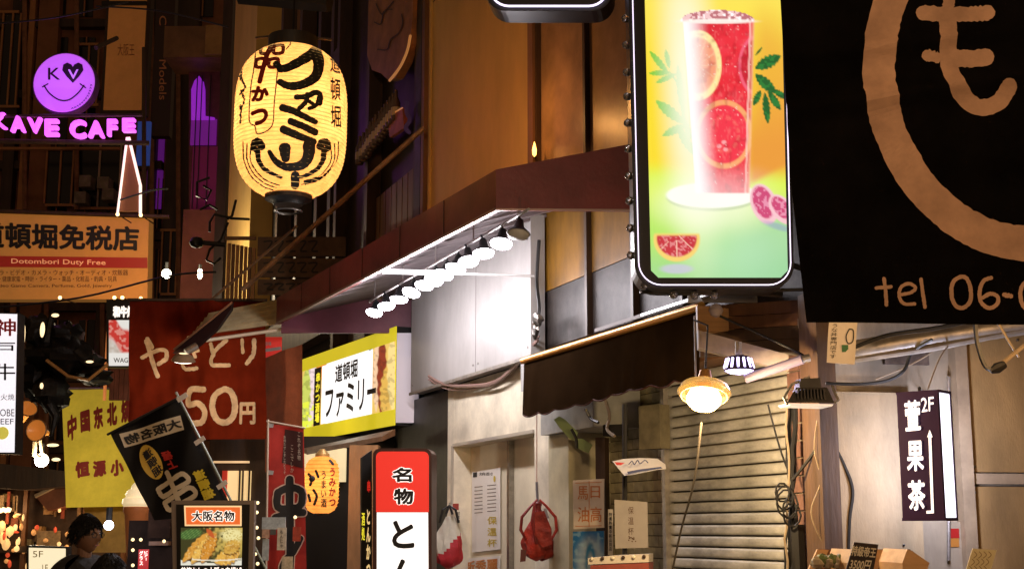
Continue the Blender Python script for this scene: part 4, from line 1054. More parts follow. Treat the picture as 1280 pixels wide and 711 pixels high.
# large dark window with frame
M_dglass=mat('dark_window',(.030,.014,.007),.4,noise=.6,nscale=2,spec=.2)
wz0,wz1=5.0,9.4
wu=[U(412),U(452),U(516)]
for a,b in zip(wu[:-1],wu[1:]): mk('window_pane',MB().box(Fac,a+.05,b-.05,wz0,wz1,-.24,-.16),M_dglass,rs)
for u in wu: mk('window_post',MB().box(Fac,u-.07,u+.07,3.6,wz1+.3,-.24,.02),M_darkwood,rs)
mk('corner_post',MB().box(Fac,U(519),u1+.0,3.6,10,-.22,.05),M_black,rs)
mk('fascia_board',MB().box(Fac,u0+.5,u1,4.35,4.95,-.24,-.02),M_darkwood,rs)
mk('lower_window',MB().box(Fac,U(420),U(520),3.9,4.3,-.24,-.12),M_dglass,rs)
# slats below the window
us=[U(x) for x in range(452,518,7)]
for a,b in zip(us[:-1],us[1:]):
    mk('slat',MB().box(Fac,a+.02,b-.015,5.0,5.75,-.155,-.10),M_wood,rs)
# brown column (far, left of lantern)
mk('column',MB().box(Fac,U(282),U(312),3,13,-.6,.15),M_amber,rs)
mk('upper_beam',MB().box(Fac,U(312)+.01,U(410),7.6,8.4,-.5,.0),M_darkwood,rs)
for x in (335,360,385,402): mk('stud',MB().box(Fac,U(x)-.09,U(x)+.09,4.96,12,-.24,.0),M_darkwood,rs)
# carved board in the window
CB=Pl(Fac.uz(0,0,.10),-68.8)
t=thing('carved_board',CB.pt(490,100),'rounded brown wooden signboard with brush lines above the timber slats','signboard')
shp=[(462,-30),(460,30),(459,70),(465,88),(476,92),(486,101),(494,98),(505,78),(512,55),(516,20),(517,-30)]
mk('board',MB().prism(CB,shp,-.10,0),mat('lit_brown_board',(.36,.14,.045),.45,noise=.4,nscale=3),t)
mk('edge',MB().stroke(CB,[(487,101),(500,84),(509,64),(513,45)],3.5,.006),mat('lit_edge_glow',(.85,.45,.15),.4,emit=.25,ecol=(1,.4,.1)),t)  # glowing stroke paints the light caught on the board edge
tx=MB()
tx.stroke(CB,[(470,5),(477,18),(485,10),(492,2)],1.5,.01); tx.stroke(CB,[(468,28),(476,30),(480,14),(490,12)],1.5,.01); tx.stroke(CB,[(502,18),(503,30),(498,42),(488,50),(484,62),(472,62)],1.5,.01)
mk('carved_lines',tx,M_darkwood,t)
t=thing('small_red_sign',CB.pt(494,160),'small red signboard leaning among bottles behind the slats','signboard')
mk('board',MB().prism(CB,[(484,146),(503,135),(505,160),(487,172)],-.05,.0),mat('rust_red_board',(.42,.09,.03),.5,noise=.3),t)
mk('edge',MB().stroke(CB,[(484,146),(503,135)],2,.004),mat('lit_edge_glow',(.8,.4,.1)),t)
mk('figure',MB().stroke(CB,[(509,128),(508,140),(512,150),(507,160),(512,166)],5,.02),M_black,t)
bt=None
for k in range(14):
    x=450+k*3.4+random.uniform(-1,1); y=206-k*4.2; c=CB.pt(x,y,-.02)
    if bt is None:
        bt=thing('bottle',c); mk('glass',MB().lathe(c,[(0,0),(.05,.0),(.055,.02),(.055,.22),(.02,.30),(.02,.38)],10),mat('dark_bottle',(.10,.05,.03),.1,spec=1),bt,smooth=True); mk('label',MB().lathe(c,[(.057,.06),(.057,.16)],10),mat('bottle_label',(.5,.35,.2),.5),bt,smooth=True); o=bt
    else: o=copy_tree(bt,None,c)
    prop(o,f'dark bottle, {"first second third fourth fifth sixth seventh eighth ninth tenth eleventh twelfth thirteenth last".split()[k]} from the low left end of the restaurant window row','bottle','bottles on the restaurant window sill')
# support poles (diagonal)
mk('support_pole',MB().tube([at(530,160,14.2),at(420,258,14.5),at(303,362,14.8)],.03,8),mat('worn_bamboo',(.26,.16,.09),.5,noise=.4,nscale=9),label='long pale pole slanting up from the brown awning to the tall panel',cat='pole',smooth=True)
mk('thin_pole',MB().tube([at(372,282,15.5),at(212,419,16)],.018,6),mat('worn_bamboo',(.3,.2,.1)),label='thinner pole slanting below the big lantern',cat='pole',smooth=True)
mk('top_bar',MB().tube([at(300,-6,13.2),at(412,4,13.0)],.10,6),M_black,label='dark bar from which the big lantern hangs',cat='bar')

# ------------------------------------------------------------------ big paper lantern
LY=12.0; lc=at(363.5,153,LY); sc_=LY/ FPX*1.005
def lrad(h):  # h in px from centre, up positive
    H=102; t=abs(h)/H
    return 71.5*(max(0,1-t**3.4))**(1/2.2) if t<1 else 0
class Lan:
    N=Vector((0,-1,0))
    def pt(s,x,y,off=0):
        Y=LY-.4
        for _ in range(6):
            p=at(x,y,Y)-lc; h=max(-98.5,min(98.5,p.z/sc_)); r=max(lrad(h),30)*sc_; dx=max(-r*.995,min(r*.995,p.x)); Y=LY-math.sqrt(r*r-dx*dx)
        e=off/max(r,.05)
        return lc+Vector((dx*(1+e), -math.sqrt(r*r-dx*dx)*(1+e), h*sc_))
LN=Lan()
lt=thing('paper_lantern',lc-Vector((0,0,108*sc_)),'big glowing barrel paper lantern with bold black and red brush characters','lantern')
prof=[]; 
for i in range(0,157):
    h=-98.5+197*i/156; prof.append(((max(lrad(h),30)+ (.55 if i%4 in(0,) else 0))*sc_, h*sc_))
M_lan=mat_paper('lantern_paper',(1.0,.56,.21),.10,.85)
mk('paper_body',MB().lathe(lc,prof,64),M_lan,lt,smooth=True)
rb_=MB()
for i in range(38):
    h=-95+190*i/37; r_=(max(lrad(h),30)+.35)*sc_
    rb_.lathe(lc+Vector((0,0,h*sc_)),[(r_,-.0035),(r_+.004,0),(r_,.0035)],48)
mk('bamboo_hoops',rb_,mat('bamboo_hoop',(.62,.36,.10),.6,emit=.62,ecol=(1,.60,.18)),lt,kind='stuff')
mk('top_ring',MB().lathe(lc+Vector((0,0,97*sc_)),[(0,0),(30*sc_,0),(32*sc_,.0),(32*sc_,.12),(25*sc_,.13),(0,.13)],28),M_black,lt,smooth=True)
mk('bottom_ring',MB().lathe(lc-Vector((0,0,110*sc_)),[(0,0),(18*sc_,0),(21*sc_,.03),(30*sc_,.05),(30*sc_,.09),(0,.09)],28),M_black,lt,smooth=True)
mk('foot_ring',MB().lathe(lc-Vector((0,0,119*sc_)),[(17*sc_,0),(18.5*sc_,.01),(17*sc_,.02)],24),M_steel,lt,smooth=True)
mk('hanger',MB().tube([lc+Vector((0,0,110*sc_)),lc+Vector((0,0,.95+.35))],.012),M_blackmetal,lt)
mk('bow',MB().tube([lc+Vector((-.35,0,114*sc_)),lc+Vector((-.1,0,118*sc_)),lc+Vector((.36,0,112*sc_))],.014),M_darkwood,lt)
for hz,e in ((.16,17),(-.16,13)): lamp('inner_bulb','POINT',lc+Vector((0,0,hz)),e,(1,.80,.52),lt,.10)
tx=MB()
S=lambda pts,wd,tp=None:tx.stroke(LN,pts,wd,.006,.35,tp)
S([(350,87),(362,84),(377,76),(391,67)],12,lambda f:.75+.35*f)            # fu top bar
S([(345,80),(352,86),(360,84)],8)
S([(393,64),(398,78),(394,96),(378,106),(362,108),(350,103)],14,lambda f:1.1-.5*f)
S([(370,122),(382,121),(395,116),(400,120),(399,130)],7,lambda f:1)
S([(384,118),(382,128),(374,136)],6,lambda f:1); S([(386,127),(394,133)],5); S([(398,122),(395,132),(386,136)],5)
S([(353,135),(366,139),(380,146),(394,153)],9,lambda f:1.1-.3*f)
S([(363,152),(378,158),(394,166)],9)
S([(354,162),(370,169),(392,178)],9.5,lambda f:1.1-.2*f)
S([(356,185),(357,199)],14,lambda f:1.1-.35*f)
S([(386,182),(385,196),(376,207),(358,209),(345,202),(337,190)],14,lambda f:1.15-.75*f)
S([(369,219),(369,233)],11)
mk('black_lettering',tx,M_ink,lt)
tx=MB()
text(tx,LN,'道頓堀',((412,62),(424,66),(426,160),(413,160)),.005,.02,vertical=True,sub=.08,pitch=1.15)
mk('side_lettering',tx,M_ink,lt)
tx=MB()
for (x,y) in ((340,62),(334,79)): 
    for dx in (-8,8): S2=tx.stroke(LN,[(x+dx-5,y-4),(x+dx+5,y-5),(x+dx+5,y+4),(x+dx-5,y+5),(x+dx-5,y-4)],4.6,.006)
tx.stroke(LN,[(345,48),(334,70),(325,103)],6,.0065)
text(tx,LN,'か',((315,108),(338,108),(336,127),(314,128)),.006,.08,sub=.08); text(tx,LN,'つ',((314,136),(337,136),(334,157),(313,158)),.006,.08,sub=.08)
mk('red_lettering',tx,mat('dark_red_ink',(.30,.012,.006),.6),lt)
tx=MB()
O=[(321,55),(318,85),(314,110),(312,150),(319,158),(323,168),(340,158),(343,130),(347,90)]
tx.stroke(LN,O,1.6,.005)
tx.stroke(LN,[(325,53),(345,49),(363,53),(358,62)],1.6,.005)
# waves
for sx in (-1,1):
    cx=363.5; X=lambda d:cx+sx*d
    tx.stroke(LN,[(X(36),184),(X(39),178),(X(44),178),(X(46),185),(X(41),190),(X(40),200),(X(34),210),(X(24),217),(X(12),222)],10,.005,.6,lambda f:1-.6*f)
    for k in range(3): tx.stroke(LN,[(X(50+k*5-1),182-k*2),(X(50+k*4),200),(X(42+k*4),215+k*2),(X(30+k*3),226+k*3),(X(14+k*4),232+k*3)],1.6,.005,.3)
for k in range(4): tx.stroke(LN,[(300+random.uniform(-2,3),78+k*18),(303+random.uniform(-4,4),90+k*18),(301,100+k*18)],2.5,.005,1.0)
mk('brush_ornament',tx,M_ink,lt)

# ------------------------------------------------------------------ lit restaurant sign
SP=PA(494,480,14.95,-63.5)
t=thing('restaurant_sign',SP.pt(440,550),'yellow framed backlit restaurant sign with black brush katakana and fried skewers','sign')
sz1=SP.z(494,408); sz0=SP.z(494,531); sa=SP.u(376,500); sb_=SP.u(494,480)
mk('casing',MB().box(SP,sa,sb_,sz0,sz1,-.34,-.01),M_black,t)
mk('frame',MB().box(SP,sa,sb_,sz0,sz1,-.009,0),mat('yellow_frame',(.75,.62,.02),.4,emit=.55,ecol=(.85,.72,.02)),t)
mk('side_panel',MB().rbox(Pl(SP.uz(sb_,0,0),0),495.5,416,523,528,-.10,.0),mat('side_white',(.66,.60,.64),.5,emit=.12,ecol=(.9,.8,.9)),t)
def food(x,y,a,t_):
    C=np.zeros((len(x),3))+np.array(hx('fdfdf8')); n=vnoise(x,y,3,1)
    C=mixc(C,'e8c060',((a<.27)|(a>.76))*1.0)
    for (x0,y0,x1,y1,wd,c) in [(392,450,385,540,9,'f0d8d8'),(384,455,380,545,6,'c8d060'),(398,470,396,520,5,'e8b070'),(403,450,402,475,7,'e89030'),
        (472,420,470,515,5,'f2c9a0'),(478,415,477,525,6,'8c2f14'),(487,450,480,522,8,'e0b050'),(490,418,492,520,7,'f5d88a'),(465,440,462,515,3,'dba060'),(466,418,462,438,5,'285a20')]:
        m=leaf(x,y,x0,y0,x1,y1,wd); C=mixc(C,c,m); C=mixc(C,tuple(v*.5 for v in hx(c)),m*(n>.6)*.6)
    C=mixc(C,'e8f040',(vnoise(x,y,4,6)>.55)*(a<.14)*(t_>.55)*.9); return C*1.15
za=lambda x,f:(0,0)
def sq(u_,z_): 
    p=SP.uz(u_,z_,0); d=p-EYE; yy=d.y*math.cos(PITCH)+d.z*math.sin(PITCH); return (640+FPX*d.x/yy, 355.5-FPX*(-d.y*math.sin(PITCH)+d.z*math.cos(PITCH))/yy)
W_=sb_-sa; Hh=sz1-sz0
iq=(sq(sa+.0,sz1-.15*Hh),sq(sb_-.01,sz1-.15*Hh),sq(sb_-.01,sz0+.16*Hh),sq(sa,sz0+.16*Hh)); print('iq',iq)
print_grid('print',SP,iq,110,70,food,mat_print('food_print',.95),t,off=.002)
def sub_(s0,t0,s1,t1):
    TL,TR,BR,BL=[Vector(p) for p in iq]
    f=lambda s,t_:tuple((TL*(1-s)+TR*s)*(1-t_)+(BL*(1-s)+BR*s)*t_)
    return (f(s0,t0),f(s1,t0),f(s1,t1),f(s0,t1))
M_ws=mat('sign_white',(1,1,1),.4,emit=1.1,ecol=(1,.98,.97))
mk('white_field',MB().flat(SP,sub_(.22,.02,.76,.99),.004),M_ws,t)
mk('side_strip',MB().flat(SP,sub_(.14,.02,.21,1),.0045),M_ink,t)
tx=MB(); text(tx,SP,'ファミリー',sub_(.26,.42,.80,.93),.007,.03,pitch=1.0); text(tx,SP,'道頓堀',sub_(.36,.07,.60,.37),.007,.03); mk('lettering',tx,mat('charcoal_print',(.03,.03,.035),.5),t)
tx=MB(); text(tx,SP,'串かつ酒場',sub_(.155,.10,.20,.95),.008,.03,vertical=True); mk('yellow_lettering',tx,mat('yellow_lit',(1,.85,0),.5,emit=.8,ecol=(.9,.85,.05)),t)
lamp('sign_light','AREA',SP.uz((sa+sb_)/2,(sz0+sz1)/2,.15),8,(1,.93,.75),t,.8,SP.uz((sa+sb_)/2,sz0-.6,2))
# wooden post below the sign, hanging trim
WP=PA(452,630,13.6,0)
mk('timber_post',MB().box(WP,WP.u(436),WP.u(472),0,WP.z(452,556),-.22,0),mat('lit_timber',(.34,.17,.06),.5,noise=.4,nscale=5,stretch=(1,1,.2),bump=.2),label='brown timber post under the lit yellow restaurant sign',cat='post')
mk('sign_trough',MB().hexa([at(380,560,15.2),at(494,536,13.9),at(494,544,13.9),at(380,566,15.2)],[at(384,562,14.9),at(478,545,13.7),at(478,551,13.7),at(384,568,14.9)]),M_wood,label='sagging brown cloth rolled beneath the lit yellow sign',cat='cloth')
mk('alcove_wall',MB().rbox(PA(455,620,16.5),376,545,505,720,-.2,0),M_int,label='dark alcove wall behind the small lantern',cat='wall')
al=PA(415,600,16.3); mk('lit_window',MB().rbox(al,380,560,433,602,0,.03),mat('cream_glow',(1,.9,.6),.5,emit=.5,ecol=(1,.80,.42)),label='pale lit window above and behind the small lantern',cat='window')

# ------------------------------------------------------------------ small lantern
c2=at(402,606,13.2); k2=13.2/FPX
t=thing('small_lantern',c2-Vector((0,0,40*k2)),'small worn paper lantern glowing yellow beneath the restaurant sign','lantern')
pr=[]
for i in range(61):
    h=-35+70*i/60; q_=abs(h)/36; pr.append((max(8,21*(1-q_**5)**.5+(1.1 if i%4==0 else 0))*k2,h*k2))
mk('paper_body',MB().lathe(c2,pr,32),mat_paper('small_lantern_paper',(1.0,.50,.13),.32,.8),t,smooth=True)
mk('top_cap',MB().lathe(c2+Vector((0,0,34*k2)),[(9*k2,0),(9*k2,.03),(3*k2,.08)],14),mat('brass_cap',(.5,.3,.1),.4,metal=.5),t,smooth=True)
mk('bottom_cap',MB().lathe(c2-Vector((0,0,37*k2)),[(0,0),(9*k2,.0),(10*k2,.03)],14),M_black,t,smooth=True)
lamp('inner_bulb','POINT',c2,1.6,(1,.8,.5),t,.04)
class Lan2:
    N=Vector((0,-1,0))
    def pt(s,x,y,off=0):
        Y=13.2
        for _ in range(5):
            p=at(x,y,Y)-c2; h=p.z/k2; q_=min(.98,abs(h)/36); r=max(8,21*(1-q_**5)**.5+.6)*k2; dx=max(-r*.99,min(r*.99,p.x)); Y=13.2-math.sqrt(r*r-dx*dx)
        e=off/r
        return c2+Vector((dx*(1+e),-math.sqrt(r*r-dx*dx)*(1+e),h*k2))
L2=Lan2(); tx=MB(); [tx.stroke(L2,p_,3.2,.003+.0005*i_) for i_,p_ in enumerate(([(386,592),(390,598),(388,606)],[(392,612),(396,620),(393,630)],[(386,618),(388,626)],[(395,588),(398,596)],[(412,575),(416,580)]))]; text(tx,L2,'うまい酒',(401,588,408,634),.004,.03,vertical=True,sub=.1); tx.blob(at(390,598,12.95),(.03,.02,.03)); mk('black_lettering',tx,M_ink,t)
tx=MB(); text(tx,L2,'うみかつ',(411,584,419,632),.004,.04,vertical=True,sub=.1); mk('red_lettering',tx,M_red,t)

# ------------------------------------------------------------------ red and white lightbox
TS=PA(503,640,11.0,-6)
t=thing('red_white_sign',TS.pt(503,740),'tall red over white lightbox with black characters in front of the black pier','lightbox')
def rtop(x0,y0,x1,y1,r): 
    o=[]
    for k in range(6): a=math.pi+k/5*math.pi/2; o.append((x0+r+r*math.cos(a),y0+r+r*math.sin(a)))
    for k in range(6): a=-math.pi/2+k/5*math.pi/2; o.append((x1-r+r*math.cos(a),y0+r+r*math.sin(a)))
    return o+[(x1,y1),(x0,y1)]
mk('casing',MB().prism(TS,rtop(466,560,539.5,790,9),-.26,-.004),mat('dark_red_case',(.05,.012,.010),.4),t)
mk('white_face',MB().prism(TS,[(471,640),(535,640),(536,788),(471,788)],-.002,.001),mat('lightbox_white',(1,1,1),.4,emit=1.0,ecol=(1,.97,.94)),t)
mk('red_face',MB().prism(TS,rtop(470,564,536,639.6,7),-.002,.001),mat('lightbox_red',(.6,.02,.02),.4,emit=.62,ecol=(.95,.045,.025)),t)
tx=MB(); 
for ch,b in (('名',(489,583,516,603)),('物',(491,609,518,631))):
    text(tx,TS,ch,b,.0025,.14)
mk('outline_lettering',tx,mat('lightbox_white2',(1,1,1),.4,emit=.9,ecol=(1,.95,.9)),t)
tx=MB(); text(tx,TS,'名',(490,584,515,602),.005,.045); text(tx,TS,'物',(492,610,517,630),.005,.045); text(tx,TS,'と',(490,650,518,685),.004,.045); text(tx,TS,'ん',(488,698,520,735),.004,.05); mk('lettering',tx,M_ink,t)
SD=Pl(TS.uz(TS.u(466),0,0),84)
t2=thing('side_sign',at(460,700,11.2),'dark board with yellow strokes on the left flank of the red lightbox','signboard')
QP=PA(460,640,11.25,20); mk('board',MB().prism(QP,[(451,572),(465,562),(465,740),(451,740)],-.02,0),M_black,t2)
tx=MB(); text(tx,QP,'とんかつ',(458,636,463,720),.004,.04,vertical=True); mk('lettering',tx,mat('cream_lit',(1,.8,.4),.5,emit=.6,ecol=(1,.75,.35)),t2)
tx=MB(); text(tx,QP,'串',(459,600,463,615),.004,.04); mk('red_lettering',tx,mat('red_lit',(.8,.05,.02),.5,emit=.4,ecol=(.9,.03,.02)),t2)
tx=MB(); text(tx,QP,'酒処',(452,640,456,675),.004,.02,vertical=True); mk('yellow_lettering',tx,mat('yellow_lit',(1,.85,0)),t2)
#PART3
# ------------------------------------------------------------------ cloth banners
def wav(a,f,ph=0): return lambda u,z:a*math.sin(u*f+ph+.6*math.sin(z*2.1))+a*.4*math.sin(u*f*2.3+z*2)
RB=PA(246,460,15.5,0,disp=lambda u,z:.035*math.sin(u*7+.6*math.sin(z*2.1))+.018*math.sin(u*19+3*math.sin(z*3))+.008*math.sin(u*37+z*5))
t=thing('red_banner',RB.pt(246,550),'dark red cloth banner with pale brush characters and a price in yen','banner')
mk('cloth',MB().grid(RB,((163,376),(331,376),(333,548),(162,551)),50,30,0,.005),mat('dark_red_cloth',(.13,.014,.005),.85,spec=0,noise=.35,nscale=2,bump=.1,bscale=60),t,smooth=True)
tx=MB()
S=lambda pts,wd,o=.006:tx.stroke(RB,pts,wd,o,.4)
S([(178,447),(190,440),(205,437),(207,447),(198,455)],5); S([(184,423),(190,434)],5,.0064); S([(183,426),(189,447),(197,470)],5.5,.0068)
S([(226,432),(240,428),(250,424)],4.5); S([(224,442),(248,438)],4.5,.0064); S([(236,422),(244,446)],4.5,.0068); S([(226,452),(232,461),(246,460)],4.5,.0072)
S([(264,430),(268,445)],5); S([(283,425),(268,442),(266,456),(286,456)],5,.0064)
S([(302,424),(303,440)],4.5); S([(317,424),(316,442),(308,454)],5,.0064)
S([(256,487),(238,487),(235,505),(248,504),(256,514),(252,527),(236,529)],7.5)
S([(281,486),(269,494),(266,510),(272,524),(283,528),(292,518),(293,500),(288,489),(281,486)],7.5,.0064)
text(tx,RB,'円',(299,502,319,530),.006,.05,sub=.2)
mk('brush_lettering',tx,mat('pale_tan_paint',(.60,.40,.24),.8,noise=.35,nscale=8),t)
mk('rod',MB().tube([RB.pt(160,375,.02),RB.pt(334,375,.02)],.018),M_darkwood,t)
RB2=PA(352,500,15.9,-30,disp=wav(.02,9,1))
t=thing('orange_banner',RB2.pt(352,575),'plain rust orange cloth hanging between the red banner and the lit sign','banner')
mk('cloth',MB().grid(RB2,((329,448),(377,430),(377,560),(330,590)),20,20,0,.005),mat('rust_cloth',(.26,.06,.018),.8,noise=.4,nscale=3,bump=.2,bscale=40),t,smooth=True)
t=thing('red_flyer',PA(341,440,16.2).pt(341,455),'bright red flyer with a white line behind the rust orange cloth','flyer')
Q=PA(341,440,16.2); mk('sheet',MB().rbox(Q,329,421,352,450,-.01,0),mat('bright_red_sheet',(.55,.02,.02),.5,emit=.3,ecol=(.9,.05,.03)),t)
tx=MB(); tx.prism(Q,[(330,436),(351,433),(351,437),(330,440)],.001,.003); text(tx,Q,'酒場',(331,427,339,432),.003,.02); mk('white_print',tx,M_white,t)
YB=PA(120,560,19,0,disp=wav(.03,5,2))
t=thing('yellow_banner',YB.pt(121,635),'bright yellow cloth banner with dark red Chinese characters in two rows','banner')
mk('cloth',MB().grid(YB,((77,487),(165,486),(182,632),(82,634)),34,40,0,.006),mat('yellow_cloth',(.62,.47,.03),.75,noise=.3,nscale=3,bump=.3,bscale=12,emit=.22,ecol=(1,.70,.06)),t,smooth=True)  # cloth given a faint glow of its own to look brightly lit
tx=MB()
for k,ch in enumerate('中国东北烧'): text(tx,YB,ch,((84+k*16.5,520-k*5.2),(96+k*16.5,516-k*5.2),(97+k*16.5,543-k*4),(85+k*16.5,(557 if k==0 else 545)-k*4)),.008,.07,sub=.15)
for k,ch in enumerate('恒源小'): text(tx,YB,ch,((94+k*22,577-k),(112+k*21,575-k),(113+k*21,595-k),(95+k*22,598-k)),.008,.07,sub=.15)
mk('lettering',tx,mat('maroon_print',(.30,.018,.01),.7),t)
mk('rod',MB().tube([YB.pt(74,486,.02),YB.pt(170,485,.02)],.018),M_gal,t)
mk('lower_fold',MB().grid(PA(140,650,19.3,0,disp=wav(.04,6)),((104,630),(180,628),(185,690),(108,690)),20,12,0,.006),mat('tan_cloth',(.42,.24,.06),.8,noise=.3),label='tan cloth bundle hanging below the yellow banner',cat='cloth',smooth=True)

# black nobori flag, blown over and seen from behind
FG=PA(215,560,11.8,0,disp=lambda u,z:.03*math.sin(u*8+z*3)+.012*math.sin(u*19-z*6))
t=thing('black_flag',FG.pt(238,640),'tilted black pole flag with mirrored characters on a cream strip and yellow oval','flag')
fq=((138,541),(224,498),(292,640),(192,650))
mk('cloth',MB().grid(FG,fq,36,46,0,.004),mat('black_satin',(.006,.005,.005),.5,noise=.3,spec=.15),t,smooth=True)
def fm(s0,t0,s1,t1):
    TL,TR,BR,BL=[Vector(p) for p in fq]; f=lambda s,t_:tuple((TL*(1-s)+TR*s)*(1-t_)+(BL*(1-s)+BR*s)*t_); return (f(s0,t0),f(s1,t0),f(s1,t1),f(s0,t1))
sq_=((149,542),(226,519),(231,537),(155,559))
mk('cream_strip',MB().grid(FG,sq_,16,4,.004),mat('cream_strip',(.66,.54,.36),.6,noise=.1),t)
tx=MB(); text(tx,FG,'大阪名物',((153,544),(225,522),(229,534),(157,556)),.008,.04,mirror=True,sub=.2)
mk('black_lettering',tx,M_ink,t)
ov=MB(); ctr=Vector((188,577)); ov.v=[];
pts=[ (188+13*math.cos(g)*math.cos(.42)*1+23*math.sin(g)*math.sin(-.42)*-1*-1, 577+13*math.cos(g)*math.sin(-.0)+23*math.sin(g)) for g in [k/20*6.2832 for k in range(20)]]
pts=[]
for k in range(24):
    g=k/24*6.2832; x,y=12.5*math.cos(g),23*math.sin(g); a=-.42; pts.append((188+x*math.cos(a)-y*math.sin(a),577+x*math.sin(a)+y*math.cos(a)))
cen=len(ov.v); ov.v=[FG.pt(*ctr,.005)]+[FG.pt(*p,.005) for p in pts]; ov.f=[(0,1+(k+1)%24,1+k) for k in range(24)]
mk('yellow_oval',ov,mat('ochre_yellow',(.66,.42,.05),.6),t)
tx=MB(); text(tx,FG,'道頓堀',((176,566),(186,558),(204,588),(193,597)),.010,.03,vertical=True,mirror=True,sub=.2); mk('oval_lettering',tx,M_ink,t)
tx=MB(); text(tx,FG,'極上',((199,565),(212,562),(224,583),(211,587)),.008,.05,vertical=True,mirror=True,sub=.2); mk('red_lettering',tx,mat('flag_red',(.55,.03,.02),.6),t)
tx=MB()
for s_ in (0,1):
    ox,oy=s_*9,s_*17
    tx.stroke(FG,[(196+ox,611+oy),(214+ox,600+oy),(229+ox,592+oy),(236+ox,601+oy),(219+ox,611+oy),(203+ox,620+oy),(196+ox,611+oy)],6,.008+.001*s_,.3)
tx.stroke(FG,[(208,590),(218,612),(228,640)],6.5,.0105,.3)
mk('cream_character',tx,mat('cream_strip',(.6,.5,.3)),t)
tx=MB(); text(tx,FG,'道頓堀',((240,590),(254,585),(272,620),(257,626)),.008,.06,vertical=True,mirror=True,sub=.2); mk('yellow_lettering',tx,mat('flag_yellow',(.68,.52,.02),.6),t)
mk('pole',MB().tube([at(220,490,11.7),at(262,572,11.7),at(296,640,11.7),at(345,735,11.7)],.011,8),mat('pale_green_pole',(.30,.34,.28),.35,metal=.3),t,smooth=True)
mk('top_rod',MB().tube([at(134,543,11.75),at(223,497,11.7)],.011,6),M_black,t)
for (x,y) in ((226,495),(248,549),(276,604)): mk('tab',MB().prism(PA(x,y,11.65),[(x-6,y+3),(x+6,y-5),(x+9,y),(x-3,y+8)],-.01,0),mat('tab_white',(.62,.55,.46),.6),t)

# red nobori with 串
NB=PA(357,620,12.4,0,disp=wav(.015,10))
t=thing('red_flag',NB.pt(357,730),'tall red pole flag with one huge black outlined character','flag')
mk('cloth',MB().grid(NB,((336,529),(380,535),(384,735),(330,735)),16,40,0,.004),mat('red_flag_cloth',(.45,.022,.012),.7,noise=.3,nscale=4),t,smooth=True)
mk('dark_patch',MB().grid(NB,((356,536),(379,540),(379,585),(352,578)),8,8,.004),mat('soot_print',(.05,.01,.008),.7),t)
tx=MB(); text(tx,NB,'お待たせしましたどうぞ',(354,544,357,592),.008,.0,vertical=True,sub=.2); text(tx,NB,'ここでしか',(363,556,367,590),.008,.0,vertical=True,sub=.2); text(tx,NB,'これぞ名物',(372,540,376,575),.008,.0,vertical=True,sub=.2); mk('small_lettering',tx,mat('pale_print',(.6,.5,.4),.6),t)
def kushi(mb,wd,o,):
    for yy,hw,hh in ((622,15,13),(664,0,0)):
        if hw: mb.stroke(NB,[(362-hw,yy-hh+6),(362,yy-hh),(362+hw,yy-hh+5),(362+hw-1,yy+hh-4),(362,yy+hh),(362-hw,yy+hh-2),(362-hw,yy-hh+6)],wd,o,.3)
    mb.stroke(NB,[(362,598),(362,640),(363,690),(360,735)],wd+1,o+.0006,.3)
    mb.stroke(NB,[(343,647),(362,641),(380,640)],wd,o+.001,.3)
    mb.stroke(NB,[(352,735),(354,705),(366,690),(376,672)],wd-1,o+.0014,.3)
tx=MB(); kushi(tx,12,.006); mk('character_outline',tx,mat('outline_cream',(.66,.45,.35),.6),t)
tx=MB(); kushi(tx,9,.009); mk('character',tx,M_ink,t)
mk('pole',MB().tube([NB.pt(335,524,.01),NB.pt(332,740,.01)],.010,6),mat('cream_pole',(.6,.48,.36),.5),t)
mk('top_rod',MB().tube([NB.pt(333,526,.01),NB.pt(382,535,.01)],.008,6),mat('cream_pole',(.6,.48,.36)),t)
for y in (531,590): mk('tab',MB().prism(NB,[(334,y-3),(342,y-2),(341,y+3),(333,y+3)],.004,.010),M_white,t)
# pinned cards
CP=PA(345,650,11.9)
cards=thing('pinned_cards',CP.pt(340,690),'cluster of small pinned cards and photos before the red pole flag','cards')
for (x0,y0,x1,y1,c) in ((328,646,357,661,(.45,.50,.50)),(328,661,337,672,(.5,.3,.2)),(338,661,345,668,(.08,.08,.07)),(347,659,358,687,(.66,.58,.44)),(328,673,336,700,(.45,.22,.06)),(352,695,366,715,(.62,.5,.32)),(366,658,376,676,(.42,.05,.02))):
    mk('card',MB().rbox(CP,x0,y0,x1,y1,-.004,random.uniform(.0,.02)),mat('card_%d'%int(c[0]*1000),c,.6,noise=.35,nscale=30),cards)
tx=MB(); text(tx,CP,'もんじゃ',(350,662,354,684),.025,.02,vertical=True); mk('lettering',tx,M_ink,cards)

# bulb strings near the menu board
for k,(x,y) in enumerate(((322,628),(321,640),(321,659),(323,672),(319,692),(322,704),(369,646),(166,664+10),(176,674),(166,687),(205,676),(166,706))):
    c=at(x,y,11.4)
    if k==0:
        sb0=mk('small_bulb',MB().blob(c,.014,8,6),mat('warm_dot',(1,.9,.6),.4,emit=1.8,ecol=(1,.72,.35)),smooth=True); o=sb0; b0_=Vector(o.location)-c
    else: o=sb0.copy(); COL.objects.link(o); o.location=c+b0_
    lab=['topmost bulb of the string along the right edge of the menu board','second bulb down the right edge of the menu board','third bulb down the right edge of the menu board','fourth bulb down the right edge of the menu board','fifth bulb down the right edge of the menu board','lowest bulb of the string along the right edge of the menu board','warm bulb shining on the red pole flag',
         'upper left bulb on the bulb edged stall front','upper middle bulb on the bulb edged stall front','middle left bulb on the bulb edged stall front','upper right bulb on the bulb edged stall front','lowest bulb on the bulb edged stall front'][k]
    prop(o,lab,'bulb','bulbs beside the menu board' if k<7 else 'bulbs on the stall left of the menu board')

